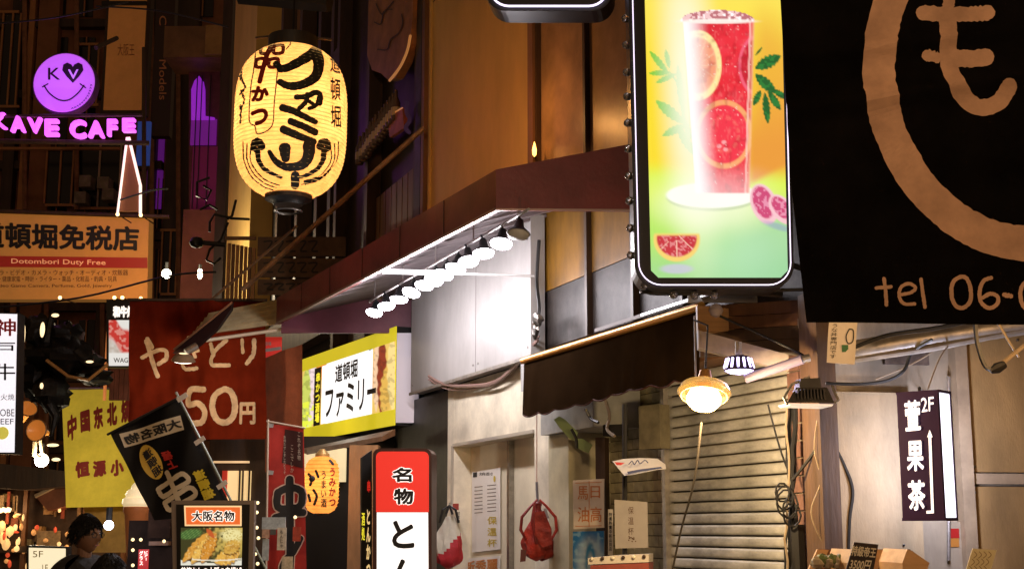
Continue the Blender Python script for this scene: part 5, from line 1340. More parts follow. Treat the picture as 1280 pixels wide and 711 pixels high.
# framed menu board
MB_=PA(265,680,10,-2)
t=thing('menu_board',MB_.pt(265,800),'grey framed backlit menu board with fried prawns and an orange title','menu board')
mk('frame',MB().prism(MB_,[(214,625),(318,625),(314,800),(218,800)],-.08,-.01),mat('dull_frame',(.26,.21,.18),.4,metal=.4),t)
mk('panel',MB().prism(MB_,[(220,630),(312,630),(308,796),(222,796)],-.009,.0),mat('panel_black',(.008,.007,.006),.3),t)
mk('title_border',MB().prism(MB_,[(230,631.5),(302,631.5),(302,657),(231,657)],.001,.003),mat('cream_border',(1,.8,.5),.5,emit=.7,ecol=(1,.70,.35)),t)
mk('title_field',MB().prism(MB_,[(232,633.5),(300,633.5),(300,655),(233,655)],.003,.005),mat('orange_field',(.8,.2,.05),.5,emit=.6,ecol=(.95,.17,.035)),t)
tx=MB(); text(tx,MB_,'大阪名物',(239,637,294,652),.006,.10); mk('title_outline',tx,mat('outline_lit',(1,1,1),.5,emit=.9,ecol=(1,.9,.8)),t)
tx=MB(); text(tx,MB_,'大阪名物',(240,638,293,651),.009,.03); mk('title_lettering',tx,M_ink,t)
def prawns(x,y,a,t_):
    n=vnoise(x,y,2.5,4); n2=vnoise(x,y,1.3,5)
    C=np.zeros((len(x),3))+np.array(hx('3a3a1a')); C=mixc(C,'e0c060',ss(.3,.9,a+(n-.5)*.6)*ss(.0,.5,1-t_)*.8)
    C=mixc(C,'35602a',ell(x,y,238,667,14,6,-.2,.2)*.9); C=mixc(C,'8cb060',ell(x,y,238,667,14,6,-.2,.2)*(np.sin(x*1.6+y*2)>.5)*.6)
    C=mixc(C,'f2e4a0',ell(x,y,290,668,14,8,0,.4)*(n2>.3)); C=mixc(C,'f6f2e0',(t_>.93-(a-.5)**2*.3)*.9)
    for L,c in (((228,702,262,664,6),'e0a040'),((239,704,266,668,6.5),'f0bc58'),((252,703,270,665,7),'d89030'),((268,702,300,690,9),'e8b04a'),((280,690,300,676,8),'d8a848')):
        m=leaf(x,y,*L); C=mixc(C,'5a3008',leaf(x,y,L[0],L[1]+1.5,L[2],L[3]+1.5,L[4]+1)*.8); C=mixc(C,c,m); C=mixc(C,'9c5a18',m*ss(.5,.9,n)*.45); C=mixc(C,'fff0b0',m*(n2>.78)*.4)
    C=mixc(C,'c85a28',leaf(x,y,258,660,268,672,3)); C=mixc(C,'f0e8d0',(np.abs(y-(700-((x-268)/50)**2*5))<1)*(x>240)*.8)
    return C*.95
print_grid('food_photo',MB_,((226,659),(303,659),(302,706),(226,706)),90,56,prawns,mat_print('prawn_print',1.0),t,off=.003)
tx=MB(); text(tx,MB_,'昔懐かしの大阪の串揚げ',(226,708,302,720),.004,.03); mk('lettering',tx,mat('outline_lit',(1,1,1)),t)
mk('leg',MB().tube([MB_.pt(222,795,-.05),Vector((MB_.pt(222,795).x,MB_.pt(222,795).y,0))],.015),M_steel,t); mk('leg',MB().tube([MB_.pt(308,795,-.05),Vector((MB_.pt(308,795).x,MB_.pt(308,795).y,0))],.015),M_steel,t)

# giant soft ice cream
IY=15.0; ic=at(168,712,IY); ki=IY/FPX
t=thing('ice_cream_display',ic,'giant plastic soft ice cream cone glowing behind the tilted black flag','display')
mk('cone',MB().lathe(ic,[(6*ki,0),(11*ki,.2),(15*ki,67*ki),(17*ki,70*ki),(17*ki,76*ki),(14*ki,78*ki)],24),mat('cone_orange',(.55,.18,.05),.5,noise=.2,emit=.05),t,smooth=True)
prof=[(16*ki,76*ki),(19*ki,80*ki),(18*ki,86*ki),(14.5*ki,88*ki),(15*ki,92*ki),(12*ki,97*ki),(9*ki,98*ki),(8*ki,102*ki),(3*ki,108*ki),(0,112*ki)]
mk('ice_cream',MB().lathe(ic,prof,24),mat('vanilla_lit',(.95,.85,.6),.4,emit=.55,ecol=(1,.76,.40)),t,smooth=True)

# wagyu sign
WG=PA(150,415,17,0)
t=thing('wagyu_sign',WG.pt(150,457),'small black framed lightbox with a cut of red meat and grey lettering','lightbox')
mk('casing',MB().prism(WG,[(133,374),(168,374),(168,459),(133,459)],-.15,-.01),M_black,t)
def meat(x,y,a,t_):
    C=np.zeros((len(x),3))+np.array(hx('f4f0e8')); d=y-(402+(x-136)*.95+3*np.sin(x*.3)); n=vnoise(x,y,3,3)
    C=mixc(C,'d23c34',ss(-3,3,d+10)*(1-ss(16,26,d))); C=mixc(C,'f2b0a0',ss(-3,3,d+10)*(1-ss(16,26,d))*(n>.6)*.6); C=mixc(C,'c8b8a8',ss(18,26,d)*(1-ss(440,444,y))*(.4+.6*n)); C=mixc(C,'f6f2ea',ss(440,442,y)); return C
print_grid('food_photo',WG,((136,400),(165,400),(165,457),(136,457)),34,60,meat,mat_print('meat_print',.85),t,off=.001)
tx=MB(); text(tx,WG,'和牛焼',(141,382,168,397),.003,.07); mk('white_lettering',tx,mat('outline_lit',(1,1,1)),t)
tx=MB(); text(tx,WG,'WAGYU',(142,447,170,453),.006,.02); mk('grey_lettering',tx,mat('grey_print',(.18,.15,.13),.5),t)
mk('shelf_edge',MB().rbox(PA(210,379,17.3),168,374,262,379,-.02,.0),M_steel,label='thin pale ledge above the red banner',cat='ledge')

# Kobe beef blade sign at far left
KB=PA(10,475,14,0)
t=thing('blade_sign',KB.pt(8,565),'tall white lightbox at left edge with one red and two black characters','lightbox')
mk('casing',MB().prism(KB,[(-40,389),(23,391),(20,567),(-40,567)],-.2,-.004),M_black,t)
mk('face',MB().prism(KB,[(-38,391),(21.5,392.5),(18,565),(-38,565)],-.002,0),mat('blade_white',(.9,.9,.95),.4,emit=.85,ecol=(.93,.92,1.0)),t)
tx=MB(); text(tx,KB,'神',(-6,398,20,420),.003,.02); mk('red_lettering',tx,mat('red_print',(.42,.015,.012)),t)
tx=MB(); text(tx,KB,'戸',(-8,428,19,443),.003,.01); text(tx,KB,'牛',(-7,454,19,475),.003,.01); text(tx,KB,'KOBE',(-6,511,18,520),.003,.0); text(tx,KB,'BEEF',(-6,523,17,530),.003,.0); text(tx,KB,'炭火焼',(-8,492,18,500),.003,-.005); mk('black_lettering',tx,M_ink,t)
mk('badge',MB().lathe(KB.pt(3,541,.004),[(0,.002),(8*14/FPX,0)],16,(0,-1,0)),mat('badge_yellow',(.7,.6,.1),.5,emit=.5,ecol=(.8,.7,.1)),t)

# purple round sign
KY=26; KP=PA(80,104,KY,0); kk=KY/FPX; kc=KP.pt(80,103.5,0)
t=thing('round_sign',kc-Vector((0,0,40*kk)),'round violet lightbox with a smile, one letter and a black heart as eyes','sign')
mk('rim',MB().lathe(kc,[(0,-.25),(41.5*kk,-.25),(41.5*kk,-.02),(40*kk,-.01)],48,(0,-1,0)),mat('violet_rim',(.10,.03,.16),.4),t,smooth=True)
mk('face',MB().lathe(kc,[(0,.01),(39*kk,.01),(40*kk,-.01)],48,(0,-1,0)),mat('violet_face',(.6,.3,1),.4,emit=.80,ecol=hx('c455f2')),t,smooth=True)
M_vink=mat('violet_ink',(.035,.008,.05),.5)
tx=MB(); tx.stroke(KP,[(55,107),(62,117),(74,125),(86,125),(97,117),(105,107)],1.8,.03); tx.stroke(KP,[(53,109),(60,105)],1.6,.031); tx.stroke(KP,[(100,105),(107,110)],1.6,.031)
hp=[(91,104)]+[(91+14*s_*x,104-y) for s_,x,y in ((1,.55,8),(1,.95,16),(1,.85,23),(1,.5,25.5),(1,.12,23),(1,0,20),(-1,.12,23),(-1,.5,25.5),(-1,.85,23),(-1,.95,16),(-1,.55,8))]
tx.flat(KP,hp,.03); text(tx,KP,'K',(60,85,75,100),.03,.02)
mk('smile',tx,M_vink,t)
tx=MB(); text(tx,KP,'V',(85,87,98,99),.04,.02); mk('heart_letter',tx,mat('violet_lit',(.7,.4,1),.4,emit=.8,ecol=hx('c070f8')),t)
tx=MB()
for k in range(12):
    g=math.radians(72-k*6); x,y=80+34*math.cos(g),103.5+34*math.sin(g); tx.stroke(KP,[(x-1.1,y+.9),(x,y-1.2),(x+1.2,y+.8)],.7,.03)
mk('small_lettering',tx,M_vink,t)
mk('bracket',MB().tube([at(120,60,26.2),at(146,48,27)],.05),M_darkwood,t)
lamp('violet_glow','POINT',kc+Vector((0,-.7,0)),7,(.6,.2,1),t,.3)
# neon lettering
NP=PA(90,158,25.6,0)
t=thing('neon_lettering',NP.pt(85,176),'glowing pink violet bubble letters on a bar under the round sign','neon sign')
M_pink=mat('pink_neon',(1,.3,1),.4,emit=1.35,ecol=hx('e45cf8'))
L=[('K',(-12,140,8,161)),('A',(12,144,31,165)),('V',(33,146,52,166)),('E',(55,148,73,170)),('C',(86,149,107,173)),('A',(109,150,130,172)),('F',(133,148,146,170)),('E',(152,147,169,165))]
for ch,(x0,y0,x1,y1) in L:
    tx=MB(); text(tx,NP,ch,(x0+.5,y0+.5,x1-.5,y1-.5),.0,.055,thick=.12); mk('letter',tx,M_pink,t)
mk('bar',MB().tube([NP.pt(-60,176,-.1),NP.pt(186,179,-.1)],.05,6).tube([NP.pt(-60,146,-.1),NP.pt(178,144,-.1)],.035,6),M_darkwood,t)
lamp('pink_glow','POINT',NP.pt(80,158,1.0),9,(.8,.2,1),t,.3)
# inverted V neon
VP_=PA(160,220,26,0)
t=thing('neon_outline',VP_.pt(160,268),'white pink neon outline like a narrow pointed bottle above the orange sign','neon sign')
M_nw=mat('warm_white_neon',(1,.8,.75),.4,emit=1.5,ecol=(1,.66,.58))
mk('tube',MB().tube([VP_.pt(147,266),VP_.pt(159,172)],.024,6),M_nw,t); mk('tube',MB().tube([VP_.pt(161,172),VP_.pt(175.5,232),VP_.pt(175.5,267)],.03,6),M_nw,t)
mk('mount',MB().prism(VP_,[(158,178),(163,178),(173,230),(173,264),(150,264)],-.12,-.06),mat('orange_brown_panel',(.28,.11,.05),.5),t)

# duty-free sign
DF=PA(90,318,29,0)
t=thing('billboard',DF.pt(90,374),'wide dim orange billboard with black characters and a red English band','billboard')
M_or=mat('orange_billboard',(.60,.26,.06),.5,noise=.18,nscale=1.2,emit=.14,ecol=(.9,.38,.08))
mk('board',MB().prism(DF,[(-80,264),(186,270),(184,374),(-80,374)],-.4,0),M_or,t)
mk('band',MB().prism(DF,[(-80,319),(184,322),(184,335),(-80,333)],.005,.02),mat('band_red',(.30,.02,.015),.5,emit=.12,ecol=(.7,.04,.02)),t)
tx=MB(); text(tx,DF,'道頓堀免税店',((-28,277),(174,283),(174,314),(-28,310)),.02,.035); mk('black_lettering',tx,M_ink,t)
tx=MB(); text(tx,DF,'Dotombori Duty Free',((14,323),(132,325),(132,333),(14,331)),.03,.02); mk('pale_lettering',tx,mat('pale_lit',(.8,.4,.2),.5,emit=.35,ecol=(.9,.42,.2)),t)
tx=MB(); text(tx,DF,'カメラ・ビデオ・カメラ・ウォッチ・オーディオ・炊飯器',(-14,337,160,344),.02,.0); text(tx,DF,'電器・健康家電・時計・ライター・薬品・化粧品・釣具・玩具',(-14,345,146,352),.02,.0); text(tx,DF,'Video Game Camera, Perfume, Gold, Jewelry',(-8,355,140,360),.02,-.003); mk('small_lettering',tx,mat('brown_lettering',(.12,.03,.01),.6),t)
mk('top_rail',MB().tube([DF.pt(-60,262,.1),DF.pt(212,271,.1)],.05,6),M_darkwood,t)
for x in (-30,180): mk('post',MB().tube([DF.pt(x,264,-.2),DF.pt(x,60,-.6)],.05,6),M_darkwood,t)

# bright street bulbs
for (x,y,Y,r,e,lab) in ((208,342,24,.085,170,'round white street bulb right of the orange billboard'),(250,342,24,.045,40,'smaller oval bulb left of the brown column'),(52,575,17,.085,70,'bright warm bulb hanging below the orange trumpet lamps'),(136,656,13,.045,8,'small bluish white lamp behind the young man')):
    c=at(x,y,Y); col=(1,.86,.6) if x!=136 else (.85,.85,1)
    t=thing('street_bulb',c,lab,'lamp'); mk('bulb',MB().blob(c,r if x!=250 else (.045,.045,.10),14,10),mat('bulb_%d'%x,(1,1,1),.4,emit=14,ecol=col),t,smooth=True); mk('socket',MB().tube([c+Vector((0,0,r)),c+Vector((0,0,r+.12))],.03),M_black,t)
    lamp('bulb_light','POINT',c-Vector((0,.15,.12)),e,col,t,.1)

for k,(x,y,lab) in enumerate(((143,372,'first tiny light under the orange billboard'),(153,372,'second tiny light under the orange billboard'),(176,373,'last tiny light under the right end of the orange billboard'),(75,372,'tiny light under the middle of the orange billboard'),(147,268,'tiny light at the left foot of the neon outline'),(176,269,'tiny light at the right foot of the neon outline'))):
    c=at(x,y,27.6); t=thing('sign_light',c,lab,'lamp','small lights on the billboard edge'); mk('bulb',MB().blob(c,.04,8,6),mat('amber_dot',(1,.7,.4),.4,emit=3,ecol=(1,.6,.25)),t,smooth=True); mk('arm',MB().tube([c,c+Vector((0,1.0,.05))],.015),M_black,t)
    lamp('bulb_light','POINT',c-Vector((0,.3,-.1 if y>300 else .2)),14,(1,.55,.2),t,.08)
# ------------------------------------------------------------------ far buildings across the end of the street
FB=PA(120,300,38,0)
fb=thing('far_building',FB.uz(FB.u(120),0,-3),'dim brown multi storey building with pilasters and dark windows closing the street','building')
M_fw=mat('far_brown_wall',(.30,.12,.05),.7,noise=.5,nscale=.8); M_fp=mat('far_pilaster',(.50,.22,.08),.6,noise=.3,nscale=.8); M_fd=mat('far_dark_window',(.012,.010,.012),.2)
mk('wall',MB().box(FB,FB.u(-260),FB.u(300),0,30,-8,0),M_fw,fb)
for x0,x1,m_ in ((-60,-40,M_fp),(0,14,M_darkwood),(22,29,M_fp),(34,60,M_fw),(128,134,M_darkwood),(183,192,M_darkwood),(205,240,M_darkwood)):
    mk('pilaster',MB().rbox(FB,x0,-60,x1,720,.003,.35),m_,fb)
for r in range(8):
    for (x0,x1) in ((-30,-4),(60,84),(98,118),(194,203),(242,268)):
        y0=-40+r*88
        mk('window',MB().rbox(FB,x0,y0,x1,y0+62,.003,.06),M_fd,fb); mk('window_frame',MB().rbox(FB,(x0+x1)/2-.7,y0,(x0+x1)/2+.7,y0+62,.062,.12),M_fp,fb)
    mk('floor_band',MB().rbox(FB,-260,y0+68,205,y0+78,.004,.28),M_darkwood,fb)
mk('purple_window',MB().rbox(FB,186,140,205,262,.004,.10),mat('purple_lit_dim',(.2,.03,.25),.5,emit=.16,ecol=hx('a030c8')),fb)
for k,(x0,y0,x1,y1) in enumerate(((100,180,156,266),(62,190,97,262),(100,60,128,138),(6,20,30,140),(205,290,226,372))):
    f=mk('window_frame',MB().rbox(FB,x0,y0,x1,y0+3,.36,.42),M_fp,fb); mk('window_frame',MB().rbox(FB,x0,y1-3,x1,y1,.36,.42),M_fp,fb)
    for xx in (x0,(x0+x1)/2,x1-2): mk('window_frame',MB().rbox(FB,xx,y0+3.2,xx+2,y1-3.2,.36,.42),mat('far_pale_frame',(.55,.40,.30),.5) if k==0 else M_fp,fb)
    mk('window_pane',MB().rbox(FB,x0+2,y0+3,x1-2,y1-3,.30,.355),M_fd,fb)
for x,y0,y1 in ((31,-40,262),(96,-40,262),(190,-40,380),(223,60,380),(58,380,620),(128,380,500)):
    mk('drain_pipe',MB().tube([FB.pt(x,y0,.5),FB.pt(x,y1,.5)],.07,6),mat('rusty_pipe',(.30,.12,.05),.5,noise=.4),fb)
mk('railing',MB().tube([FB.pt(-20,186,1.2),FB.pt(150,186,1.2)],.05,6),M_fp,fb)
for x,y in ((118,236),(140,238),(112,256),(146,252)): mk('air_conditioner',MB().rbox(FB,x-7,y-7,x+7,y+7,.43,.9),mat('grey_unit',(.30,.24,.18),.5,noise=.4),fb)
for k,(pts,lab) in enumerate((([(-10,30,25),(70,22,25),(160,3,25)],'black wire sagging across the upper left facades'),([(120,8,25),(200,14,25),(285,34,24)],'black wire from the tall panel sign to the brown column'),([(-10,385,22),(100,372,22),(210,345,22),(270,340,22)],'wire running to the small bulbs by the brown column'),([(150,250,24),(190,238,24),(210,236,24)],'short wire right of the neon outline'))):
    cable(pts,.018,M_cable,lab,'wire')
# purple-lit bay
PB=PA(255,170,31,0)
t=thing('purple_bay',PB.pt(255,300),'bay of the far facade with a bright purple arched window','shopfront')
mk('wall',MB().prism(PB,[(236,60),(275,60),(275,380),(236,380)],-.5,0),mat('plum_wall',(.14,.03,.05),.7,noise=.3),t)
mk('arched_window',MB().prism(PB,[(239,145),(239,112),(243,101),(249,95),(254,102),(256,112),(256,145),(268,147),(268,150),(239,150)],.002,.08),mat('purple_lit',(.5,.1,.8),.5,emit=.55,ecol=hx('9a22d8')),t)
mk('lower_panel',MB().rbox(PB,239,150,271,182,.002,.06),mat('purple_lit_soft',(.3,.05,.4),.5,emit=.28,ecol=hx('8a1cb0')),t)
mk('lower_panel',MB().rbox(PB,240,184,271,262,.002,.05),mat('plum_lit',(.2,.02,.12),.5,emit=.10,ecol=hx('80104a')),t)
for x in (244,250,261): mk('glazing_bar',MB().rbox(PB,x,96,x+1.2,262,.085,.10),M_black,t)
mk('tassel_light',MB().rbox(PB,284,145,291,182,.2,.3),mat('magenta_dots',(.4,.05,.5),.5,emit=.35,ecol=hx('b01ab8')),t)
# tall orange panel sign
OP=PA(157,70,33,0)
t=thing('tall_panel_sign',OP.pt(157,140),'tall plain orange brown panel sign in a dark frame above the neon letters','sign')
mk('frame',MB().rbox(OP,130,-30,186,143,-.3,-.004),M_darkwood,t)
mk('panel',MB().rbox(OP,134,-26,181,138,-.003,.03),mat('far_orange_panel',(.48,.19,.05),.5,noise=.25,nscale=1.5,emit=.10,ecol=(.8,.26,.05)),t)
mk('rail',MB().rbox(OP,128,3,184,8,.031,.08),M_black,t)
tx=MB(); text(tx,OP,'大阪王',(147,55,168,70),.04,.0); mk('lettering',tx,mat('faint_brown',(.30,.10,.03),.6),t)
MS=PA(203,90,32.5,0)
t=thing('dark_vertical_sign',MS.pt(203,150),'dark vertical signboard with dim brown Latin letters turned sideways','sign')
mk('board',MB().rbox(MS,192,-30,216,170,-.3,0),mat('dark_board',(.035,.015,.010),.5),t)
tx=MB(); pl=MS
q_=((208,75),(208,125),(199,125),(199,75)); text(tx,MS,'Models',q_,.02,.01); text(tx,MS,'C',((208,20),(208,32),(199,32),(199,20)),.02,.01); mk('lettering',tx,mat('dim_rust',(.35,.12,.04),.6,emit=.06),t)
mk('blue_banner',MB().rbox(PA(178,180,31),171,152,187,206,-.1,0),mat('blue_print',(.04,.08,.3),.5,emit=.25,ecol=(.03,.09,.42)),label='narrow blue banner right of the pink neon letters',cat='banner')
bx=thing('balcony_box',at(255,50,30),'dim olive brown balcony box high between panel sign and column','balcony'); BXP=PA(245,50,30)
mk('box',MB().rbox(BXP,205,33,285,72,-1.2,0),mat('olive_box',(.20,.10,.035),.6,noise=.4,nscale=2),bx); mk('corner_block',MB().rbox(BXP,258,34,284,70,.003,.12),mat('olive_lit',(.34,.19,.05),.6,noise=.3,nscale=3),bx)
# ornamental iron brackets
ib=thing('iron_bracket',at(262,260,22),'curled black iron hooks and arm on the brown column','bracket')
for pts in ([(262,222),(246,228),(246,245),(258,250),(264,238),(254,232)],[(288,272),(268,268),(262,278),(262,290)],[(285,278),(276,300),(262,312),(258,325),(268,330),(276,322)],[(295,250),(290,270),(284,274)],[(312,274),(288,273)],[(250,262),(262,256),(272,262)]):
    mk('hook',MB().tube([at(x,y,22) for x,y in pts],.022,6),M_black,ib,smooth=True)
mk('lamp_head',MB().lathe(at(246,303,22),[(0,-.10),(.09,-.07),(.13,0),(.09,.07),(0,.10)],12),M_black,ib,smooth=True)
mk('arm',MB().tube([at(250,303,22),at(282,306,22)],.04,6),M_black,ib)
DCOL=PA(262,300,27,0)
mk('dark_column',MB().rbox(DCOL,272,-40,284,420,-.5,0),M_darkwood,label='narrow dark column just left of the brown column',cat='column')
mk('red_brown_wall',MB().rbox(PA(250,340,30),226,262,284,420,-.5,0),mat('red_brown_wall',(.22,.07,.05),.7,noise=.3,nscale=2),label='reddish brown wall behind the curled iron hooks',cat='wall')
GS=PA(330,330,18.5,0)
t=thing('lattice_fence',GS.pt(300,390),'brown vertical timber slats beside the column below the big lantern','fence')
for k in range(7): mk('slat',MB().rbox(GS,283+k*5.2,304+k*1,287+k*5.2,386,-.04,0),M_wood if k%2 else mat('lit_slat',(.36,.16,.05),.5,noise=.3),t)
mk('rail',MB().rbox(GS,282,296,320,300,-.02,.03),M_wood,t)
t=thing('sign_stack',GS.pt(380,370),'stack of dim brown signboards with illegible lettering below the big lantern','signboard'); G2=PA(370,330,17.5,0)
for k,(y0,y1) in enumerate(((296,320),(323,346),(349,368))):
    b=mk('board',MB().rbox(G2,322,y0,432,y1,-.05,0),mat('dim_brown_board',(.10,.05,.025),.5,noise=.4),t); tx=MB(); [tx.stroke(G2,[(330+i*14,y0+6),(340+i*14,y0+6),(334+i*14,y1-7),(341+i*14,y1-6)],2.2,.004+.0005*i) for i in range(5)]; mk('lettering',tx,M_ink,b)

# corrugated awning and dark arm
CA=thing('corrugated_awning',at(300,420,15.2),'ribbed olive metal awning edge above the red banner','awning')
P0,P1,P2_,P3=at(262,392,15.0),at(352,374,15.6),at(352,410,15.6),at(246,425,15.0)
rows=5
for k in range(rows):
    a=k/rows;b=(k+.92)/rows
    A0=P0.lerp(P3,a);A1=P1.lerp(P2_,a);B0=P0.lerp(P3,b);B1=P1.lerp(P2_,b); o=Vector((0,-.05-.06*k,0))
    mk('rib',MB().hexa([B0+o+Vector((0,.04,0)),B1+o+Vector((0,.04,0)),A1+o+Vector((0,.04,0)),A0+o+Vector((0,.04,0))],[B0+o,B1+o,A1+o,A0+o]),mat('olive_metal',(.36,.29,.15),.45,noise=.3,metal=.2),CA)
mk('edge_tube',MB().tube([at(244,427,14.8),at(356,411,15.3)],.02,6),mat('pale_edge',(.6,.5,.36),.4),CA)
t=thing('folding_arm',at(255,430,14.6),'dark folded awning arm slanting in front of the red banner','awning arm')
mk('arm',MB().prism(PA(255,420,14.6),[(216,441),(230,425),(290,376),(289,386),(272,410),(250,430),(228,444)],-.10,0),mat('oxblood_arm',(.018,.006,.005),.7,spec=.1),t)
mk('strut',MB().tube([at(217,437,14.5),at(290,378,14.5)],.012,6),M_wood,t)
c=at(229,451,14.3); t=thing('clip_lamp',c,'small clip lamp with a bright white face over the red banner','lamp')
mk('shade',MB().lathe(c,[(.13,0),(.10,.05),(.05,.08)],16,(.1,-.3,1)),mat('olive_shade',(.28,.20,.12),.4,metal=.3),t,smooth=True)
mk('bulb',MB().lathe(c,[(0,-.02),(.10,-.01),(.12,0)],16,(.1,-.3,1)),mat('clip_bulb',(1,1,1),.4,emit=6,ecol=(1,.92,.75)),t,smooth=True)
mk('joint',MB().tube([at(232,440,14.35),at(246,432,14.4)],.04,8),M_steel,t)
lamp('clip_light','SPOT',c-Vector((0,.1,.1)),45,(1,.8,.5),t,.05,RB.pt(250,500),100)

# ------------------------------------------------------------------ glossy black bull and stall clutter at the left
BL=16.0
def bpt(x,y,o=0): return at(x,y,BL+o)
t=thing('black_sculpture',bpt(90,485),'glossy black sculpted beast hanging behind the yellow banner, orange lit edges','sculpture')
M_gloss=mat('glossy_black',(.006,.004,.003),.5,spec=.25,noise=.5,nscale=6,bump=1.0,bscale=9)
mb=MB()
for (x,y,rx,rz) in ((60,440,.32,.30),(80,445,.38,.28),(100,455,.35,.22),(118,470,.28,.12),(50,415,.20,.25),(48,470,.22,.35),(66,490,.25,.28),(84,420,.22,.20)): mb.blob(bpt(x,y,random.uniform(-.1,.2)),(rx*.8,.3,rz*.8),14,10,.22)
mk('body',mb,M_gloss,t,smooth=True)
for pts in ([(38,420),(30,400),(24,392)],[(58,428),(62,405),(66,388)],[(95,440),(112,455),(132,458)],[(58,500),(70,520),(64,545)]): mk('horn',MB().tube([bpt(x,y,-.2) for x,y in pts],[.07,.05,.015],8),M_gloss,t,smooth=True)
mk('rope',MB().tube([bpt(x,y,-.35) for x,y in ((58,450),(85,470),(110,475),(135,455))],.02,6),mat('dull_gold_rope',(.3,.14,.04),.4),t)
M_tr=mat('trumpet_orange',(.62,.22,.04),.35,emit=.30,ecol=(1,.32,.05))
for (x,y,r,ax,lab) in ((47,538,.13,(-.15,-1,.05),'round orange trumpet lamp facing the street'),(34,512,.11,(.5,-.8,.5),'orange trumpet lamp tilted upward above the round one')):
    c=at(x,y,16.6); t=thing('trumpet_lamp',c,lab,'lamp'); mk('bell',MB().lathe(c,[(.03,-.25),(.05,-.12),(r*.6,-.04),(r,.03),(r*.9,.035),(r*.5,-.02),(0,-.04)],18,ax),M_tr,t,smooth=True); mk('rim',MB().lathe(c,[(r,.03),(r*1.1,.04),(r,.05)],18,ax),M_wood,t,smooth=True)
for k,(x,y) in enumerate(((42,556),(50,558))):
    pass
mk('lamp_stem',MB().tube([at(44,548,16.6),at(43,568,16.8),at(50,572,16.9)],.03,6).tube([at(50,548,16.6),at(52,566,16.9)],.02,6),mat('pale_brass',(.6,.45,.25),.4,metal=.4),label='twin pale stems between trumpet lamp and bright bulb',cat='stem',kind=None)
gl=mat('gold_glint',(1,.8,.5),.3,emit=1.6,ecol=(1,.72,.38))  # glowing blobs stand in for glints of light on the dark shapes
for k,(x,y,w_,h_) in enumerate(((53,412,.028,.09),(69,394,.045,.022),(112,452,.045,.015),(52,482,.02,.035),(66,556,.07,.018),(70,574,.05,.02),(30,420,.012,.13))):
    o=mk('painted_glint',MB().blob(at(x,y,15.4),(w_,.02,h_),10,6),gl,smooth=True); prop(o,('upright oval painted glint over the black sculpture','small round painted glint above the black sculpture','slanted painted glint left of the wagyu sign','tiny painted glint below the black sculpture','flat painted glint right of the orange trumpet lamp','lower flat painted glint by the yellow banner','thin painted streak of orange light beside the white blade sign')[k],'lamp')
# red-brown vertical boards behind wagyu
VB=PA(155,430,18.5); t=thing('timber_boards',VB.pt(155,500),'red brown vertical boards behind the wagyu lightbox','boards')
for k in range(6): mk('board',MB().rbox(VB,137+k*6,458,142.5+k*6,500,-.05,0),mat('red_timber',(.20,.05,.025),.6,noise=.3),t)
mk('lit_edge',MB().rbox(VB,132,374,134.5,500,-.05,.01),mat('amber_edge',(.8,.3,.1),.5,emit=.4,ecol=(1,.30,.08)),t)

# stall across the left bottom
ST=PA(60,640,20.5,0)
st_=thing('street_stall',ST.pt(60,760),'dark roofed street stall with lit goods behind the man','stall')
mk('back_wall',MB().rbox(ST,-120,588,215,800,-.6,-.3),mat('stall_back',(.07,.035,.018),.7,noise=.4),st_)
mk('roof_board',MB().prism(ST,[(-60,572),(95,590),(120,596),(120,604),(30,612),(-60,606)],-.6,.8),M_darkwood,st_)
mk('side_awning',MB().prism(ST,[(44,620),(82,600),(90,606),(90,630),(60,638)],.0,.4),mat('rust_awning',(.28,.09,.04),.6,noise=.3),st_)
mk('awning_edge',MB().tube([ST.pt(44,620,.45),ST.pt(84,600,.45)],.03,6),mat('pale_rib',(.5,.36,.22),.5),st_)
for x in (24,100,150,200): mk('post',MB().rbox(ST,x,612,x+5,800,-.1,.0),M_wood,st_)
mk('notice',MB().rbox(ST,46,663,75,682,-.02,.0),mat('dim_notice',(.42,.30,.16),.6,noise=.4,nscale=25),st_)
mk('shelf',MB().rbox(ST,-40,682,48,690,-.2,.1),M_darkwood,st_)
mk('string_light',MB().tube([ST.pt(x,637+1.2*math.sin(x),.2) for x in range(-20,16,3)],.035,6),mat('warm_string',(1,.85,.5),.4,emit=2.2,ecol=(1,.72,.35)),st_)
for k in range(30):
    x=-10+random.uniform(0,200); y=600+random.uniform(0,100)
    if 75<x<150 and y>640: continue
    c=random.choice([(.5,.28,.10),(.3,.08,.04),(.6,.45,.2),(.15,.09,.05),(.4,.12,.05)]); w_=random.uniform(4,12);h_=random.uniform(5,16)
    mk('hung_item',MB().rbox(ST,x,max(y,612),x+w_,max(y,612)+h_,-.28,random.uniform(-.2,-.05)),mat('goods_%d'%int(c[0]*100+c[1]*10),c,.6,noise=.5,nscale=12),st_)
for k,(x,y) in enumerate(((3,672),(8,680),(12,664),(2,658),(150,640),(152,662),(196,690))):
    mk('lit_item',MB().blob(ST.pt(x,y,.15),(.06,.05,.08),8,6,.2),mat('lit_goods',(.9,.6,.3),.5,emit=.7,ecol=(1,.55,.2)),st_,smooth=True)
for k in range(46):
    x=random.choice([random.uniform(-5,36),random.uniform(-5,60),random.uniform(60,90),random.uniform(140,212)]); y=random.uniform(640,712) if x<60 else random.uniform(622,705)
    mk('lit_item',MB().blob(ST.pt(x,y,random.uniform(.0,.3)),(random.uniform(.015,.045),.03,random.uniform(.015,.06)),8,5,.1),(mat('lit_goods_dim',(.9,.5,.2),.5,emit=.35,ecol=(1,.42,.12)),mat('lit_goods_warm',(.9,.6,.3),.5,emit=1.0,ecol=(1,.62,.25)),mat('lit_goods_red',(.8,.1,.05),.5,emit=.35,ecol=(1,.12,.04)))[k%3],st_,smooth=True)
